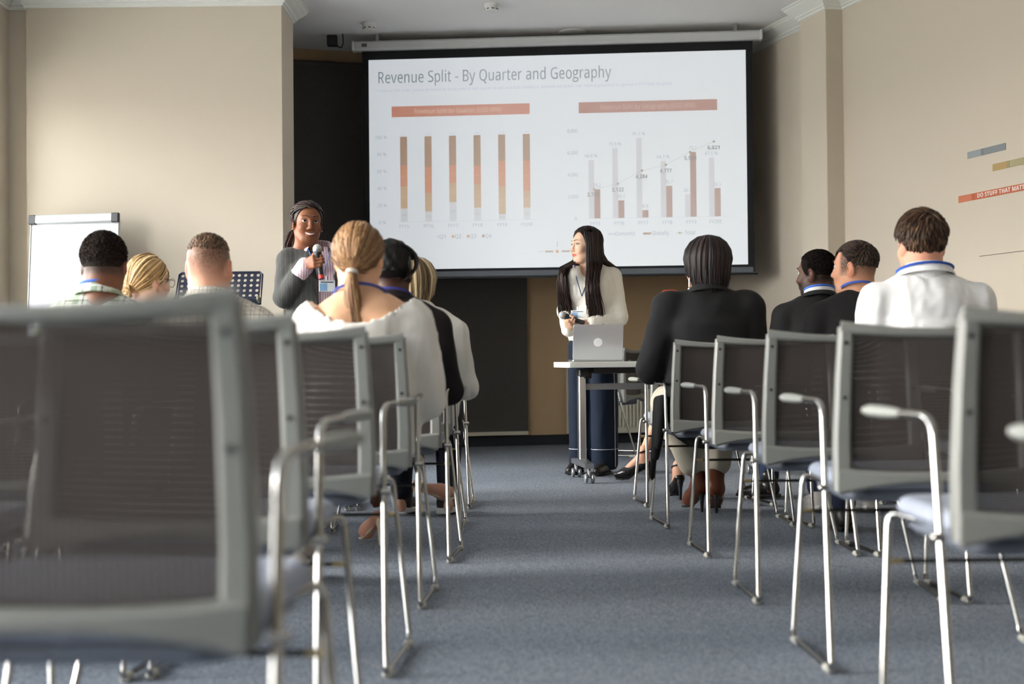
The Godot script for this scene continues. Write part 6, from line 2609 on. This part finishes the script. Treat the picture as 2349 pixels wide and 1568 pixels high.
func woman_long_hair() -> void:
	var t := thing("person", "woman with very long straight black hair, white blouse and navy wide trousers, standing behind laptop", "person", Vector3(0.535, 0, -9.45), PI - 0.50)
	var J := standing(1.622, 0.158, 0.98)
	J.hed += t.basis.inverse() * Vector3(-0.035, 0, 0.0)
	var mic_h := Vector3(0.326, 1.048, -9.27)
	var mic_t := Vector3(0.472, 0.992, -9.25)
	var ax: Vector3 = (t.basis.inverse() * (mic_h - mic_t)).normalized()
	# right hand from below round the microphone, left hand behind its tail
	var hr := Transform3D()
	var yr: Vector3 = (t.basis.inverse() * Vector3(0.45, 0.25, 0.85))
	yr = (yr - ax * yr.dot(ax)).normalized()
	hr.basis = Basis(ax, yr, ax.cross(yr))
	hr.origin = loc(t, mic_h.lerp(mic_t, 0.42)) - hr.basis.y * 0.042 - hr.basis.z * 0.027
	var hl := hand_xf(loc(t, Vector3(0.462, 0.985, -9.275)), t.basis.inverse() * Vector3(-0.95, -0.12, 0.25), t.basis.inverse() * Vector3(0.15, 0.75, 0.55))
	J.wrR = hr.origin - hr.basis.y * 0.07
	J.elR = loc(t, Vector3(0.372, 1.085, -9.50))
	J.wrL = hl.origin - hl.basis.y * 0.075
	J.elL = loc(t, Vector3(0.70, 1.035, -9.40))
	J.shL = loc(t, Vector3(0.675, 1.305, -9.50))
	J.shR = loc(t, Vector3(0.405, 1.310, -9.40))
	J.wrR = J.wrR.lerp(J.elR, 0.02)
	var H := head_xf(J, -0.58, 0.02)
	var o := {"skin": rgb(228, 186, 160), "lips": rgb(196, 96, 84), "fem": true, "b": 0.90, "handR": [hr, true], "handL": [hl, false], "brow": rgb(40, 30, 28), "hand_size": 0.88, "gaze": Vector3(-0.05, 0.05, -1)}
	make_body(t, J, H, o)
	face_parts(t, H, o)
	var cols := [lin(rgb(32, 25, 24)), lin(rgb(44, 33, 31)), lin(rgb(24, 20, 20)), lin(rgb(58, 42, 38))]
	var mb := MB.new()
	hair_cap(mb, H, cols[0], 0.007, 0.70, -0.9, 0.005, 0.0, 100.0, 0.01)
	var Fb := Field.new()
	trunk(Fb, J, 0.020, 0.92, 1, true, -0.02)
	Fb.n_add = Fb.T.size()
	var part := func(e, r2): return Vector3(0.03 * signf(e.x) + 0.05 * e.x, 1.0, clampf(e.z * 0.7, -0.75, 0.5))
	var stop := func(e, r2):
		if e.z < -0.50:
			return 9.0
		return -0.50 + r2.randf_range(-0.06, 0.02) + 0.10 * smoothstep(0.2, -0.6, e.z)
	falling(mb, H, part, cols, 460, 31, stop, 0.5, 0.009, 0.0070, -0.030, Vector3.ZERO, Fb, 0.010)
	falling(mb, H, part, cols, 200, 32, func(e, r2): return 9.0 if e.z < -0.45 else -0.48 + r2.randf_range(-0.09, 0.02), 0.5, 0.016, 0.0062, -0.055, Vector3.ZERO, Fb, 0.02)
	obj("hair", mb, hair_mat(), t)
	# blouse, full sleeves
	var wm := fabric("white_blouse", rgb(236, 232, 222), [[8, 0, 2, rgb(212, 206, 194), 0.4]], [], 0.09)
	var F := Field.new()
	trunk(F, J, 0.016, 0.92, 1, true, -0.02)
	for k in ["L", "R"]:
		F.cap(J["sh" + k], J["el" + k], 0.056, 0.062, 0.03)
		F.cap(J["el" + k], J["el" + k].lerp(J["wr" + k], 0.80), 0.062, 0.052, 0.03)
		F.cap(J["el" + k].lerp(J["wr" + k], 0.84), J["el" + k].lerp(J["wr" + k], 1.03), 0.042, 0.046, 0.006)
	F.subtract_from_here()
	F.ell(J.nck + Vector3(0, 0.035, -0.075), Vector3(0.052, 0.135, 0.075), Basis(), 0.006)
	garment(t, "blouse", F, 0.0095, wm, 0.0045, Vector3(44, 5, 44), 3)
	lanyard(t, J, rgb(44, 64, 128), 0.070, 0.0, 0.35, 0.145, Fb)
	badge(t, loc(t, Vector3(0.43, 1.052, -9.285)), 0.25, 0.088, 0.05)
	# wide trousers with white piping and hem line
	var navy := cloth(rgb(31, 39, 54), 0.8)
	F = Field.new()
	F.ecap(Vector3(0, 0.95, 0), Vector3(0, 0.84, 0), 0.128, 0.098, 0.155, 0.122, Basis(), 0.04)
	for s in [-1.0, 1.0]:
		F.ecap(Vector3(s * 0.078, 0.84, 0), Vector3(s * 0.082, 0.075, 0.0), 0.088, 0.115, 0.082, 0.112, Basis(), 0.02)
	F.subtract_from_here()
	F.ell(Vector3(0, -0.17, 0), Vector3(0.5, 0.205, 0.5), Basis(), 0.004)
	var tr := garment(t, "trousers", F, 0.012, navy, 0.004, Vector3(20, 3, 20), 9)
	mb = MB.new()
	for s in [-1.0, 1.0]:
		mb.tube([Vector3(s * 0.150, 0.88, -0.02), Vector3(s * 0.166, 0.60, -0.02), Vector3(s * 0.167, 0.05, -0.02)], 0.0022, 6)
		var hem := []
		for k in 25:
			var a := TAU * k / 24.0
			hem.append(Vector3(s * 0.082 + cos(a) * 0.0835, 0.165, sin(a) * 0.1135))
		mb.tube(hem, 0.0020, 6, false)
	obj("piping", mb, cloth(rgb(226, 226, 226)), tr)
	mb = MB.new()
	mb.lathe([Vector2(0.128, 0.945), Vector2(0.130, 0.955), Vector2(0.128, 0.975)], 28, xf(Vector3.ZERO, Basis.from_scale(Vector3(1.0, 1, 0.78))))
	obj("waistband", mb, navy, tr)
	for k in ["L", "R"]:
		shoe(t, J["an" + k] + Vector3(0, 0, -0.055), 0.1, "shoe", mat(rgb(30, 26, 25), 0.4), M.black_matte)
	microphone("black microphone with silver grille held level by the long-haired woman", mic_h, mic_t, rgb(40, 40, 42))


func woman_cream_skirt() -> void:
	var t := thing("person", "woman in cream skirt and black strapped heels, front row, hidden behind black blazer woman", "person", Vector3(1.055, 0, -7.22), 0.03, "seated audience")
	var J := seated(1.19, 0.165, 0.96)
	J.knL = Vector3(-0.14, 0.60, -0.70)
	J.anL = Vector3(-0.325, 0.235, -0.60)
	J.knR = Vector3(-0.02, 0.535, -0.70)
	J.anR = Vector3(-0.155, 0.165, -0.43)
	var H := head_xf(J, 0.2)
	make_body(t, J, H, {"skin": rgb(222, 172, 144), "fem": true, "b": 0.95, "no_feet": true, "cell": 0.014})
	var cols := [lin(rgb(60, 44, 36)), lin(rgb(46, 34, 28))]
	var mb := MB.new()
	hair_cap(mb, H, cols[0], 0.008, 0.5, -0.75)
	combed_back(mb, H, Vector3(0, -0.03, 0.11), cols, 300, 5)
	obj("hair", mb, hair_mat(), t)
	var F := Field.new()
	trunk(F, J, 0.013, 0.95, 2, true)
	garment(t, "blouse", F, 0.016, cloth(rgb(216, 208, 196)), 0.005)
	F = Field.new()
	F.ecap(J.pel + Vector3(0, 0.06, 0), J.pel + Vector3(0, -0.02, 0), 0.165, 0.13, 0.185, 0.13)
	F.cap(J.hipL, J.knL.lerp(J.hipL, 0.1), 0.100, 0.078)
	F.cap(J.hipR, J.knR.lerp(J.hipR, 0.1), 0.098, 0.078)
	F.cap(Vector3(-0.215, 0.53, -0.36), Vector3(-0.225, 0.43, -0.42), 0.045, 0.03, 0.04)
	garment(t, "skirt", F, 0.012, cloth(rgb(220, 214, 200)), 0.005)
	var bk := mat(rgb(28, 27, 28), 0.22)
	shoe(t, J.anL, 1.25, "pump", bk, M.black, 0.1)
	shoe(t, J.anR, 0.1, "pump", bk, M.black)
	for q in [[J.anL, 1.25], [J.anR, 0.1]]:
		mb = MB.new()
		var pts := []
		for k in 17:
			var a := TAU * k / 16.0
			pts.append(q[0] + Basis(Vector3.UP, q[1]) * Vector3(cos(a) * 0.036, 0.012 + sin(a) * 0.012, sin(a) * 0.038))
		mb.tube(pts, 0.0042, 6, false)
		obj("ankle_strap", mb, bk, t)
	# bare feet inside the shoes
	for q in [[J.anL, 1.25, 0.1], [J.anR, 0.1, 0.0]]:
		mb = MB.new()
		var X := Transform3D(Basis(Vector3.UP, q[1]) * Basis(Vector3.RIGHT, q[2]), q[0])
		F = Field.new()
		F.cap(X * Vector3(0, 0.02, 0.004), X * Vector3(0, -0.05, 0.018), 0.030, 0.027, 0.02)
		F.cap(X * Vector3(0, -0.02, -0.005), X * Vector3(0, -0.108, -0.085), 0.028, 0.024, 0.03)
		mb.put(F.net(0.007), Transform3D(), lin(rgb(222, 172, 144)))
		obj("foot", mb, skin_mat(), t)
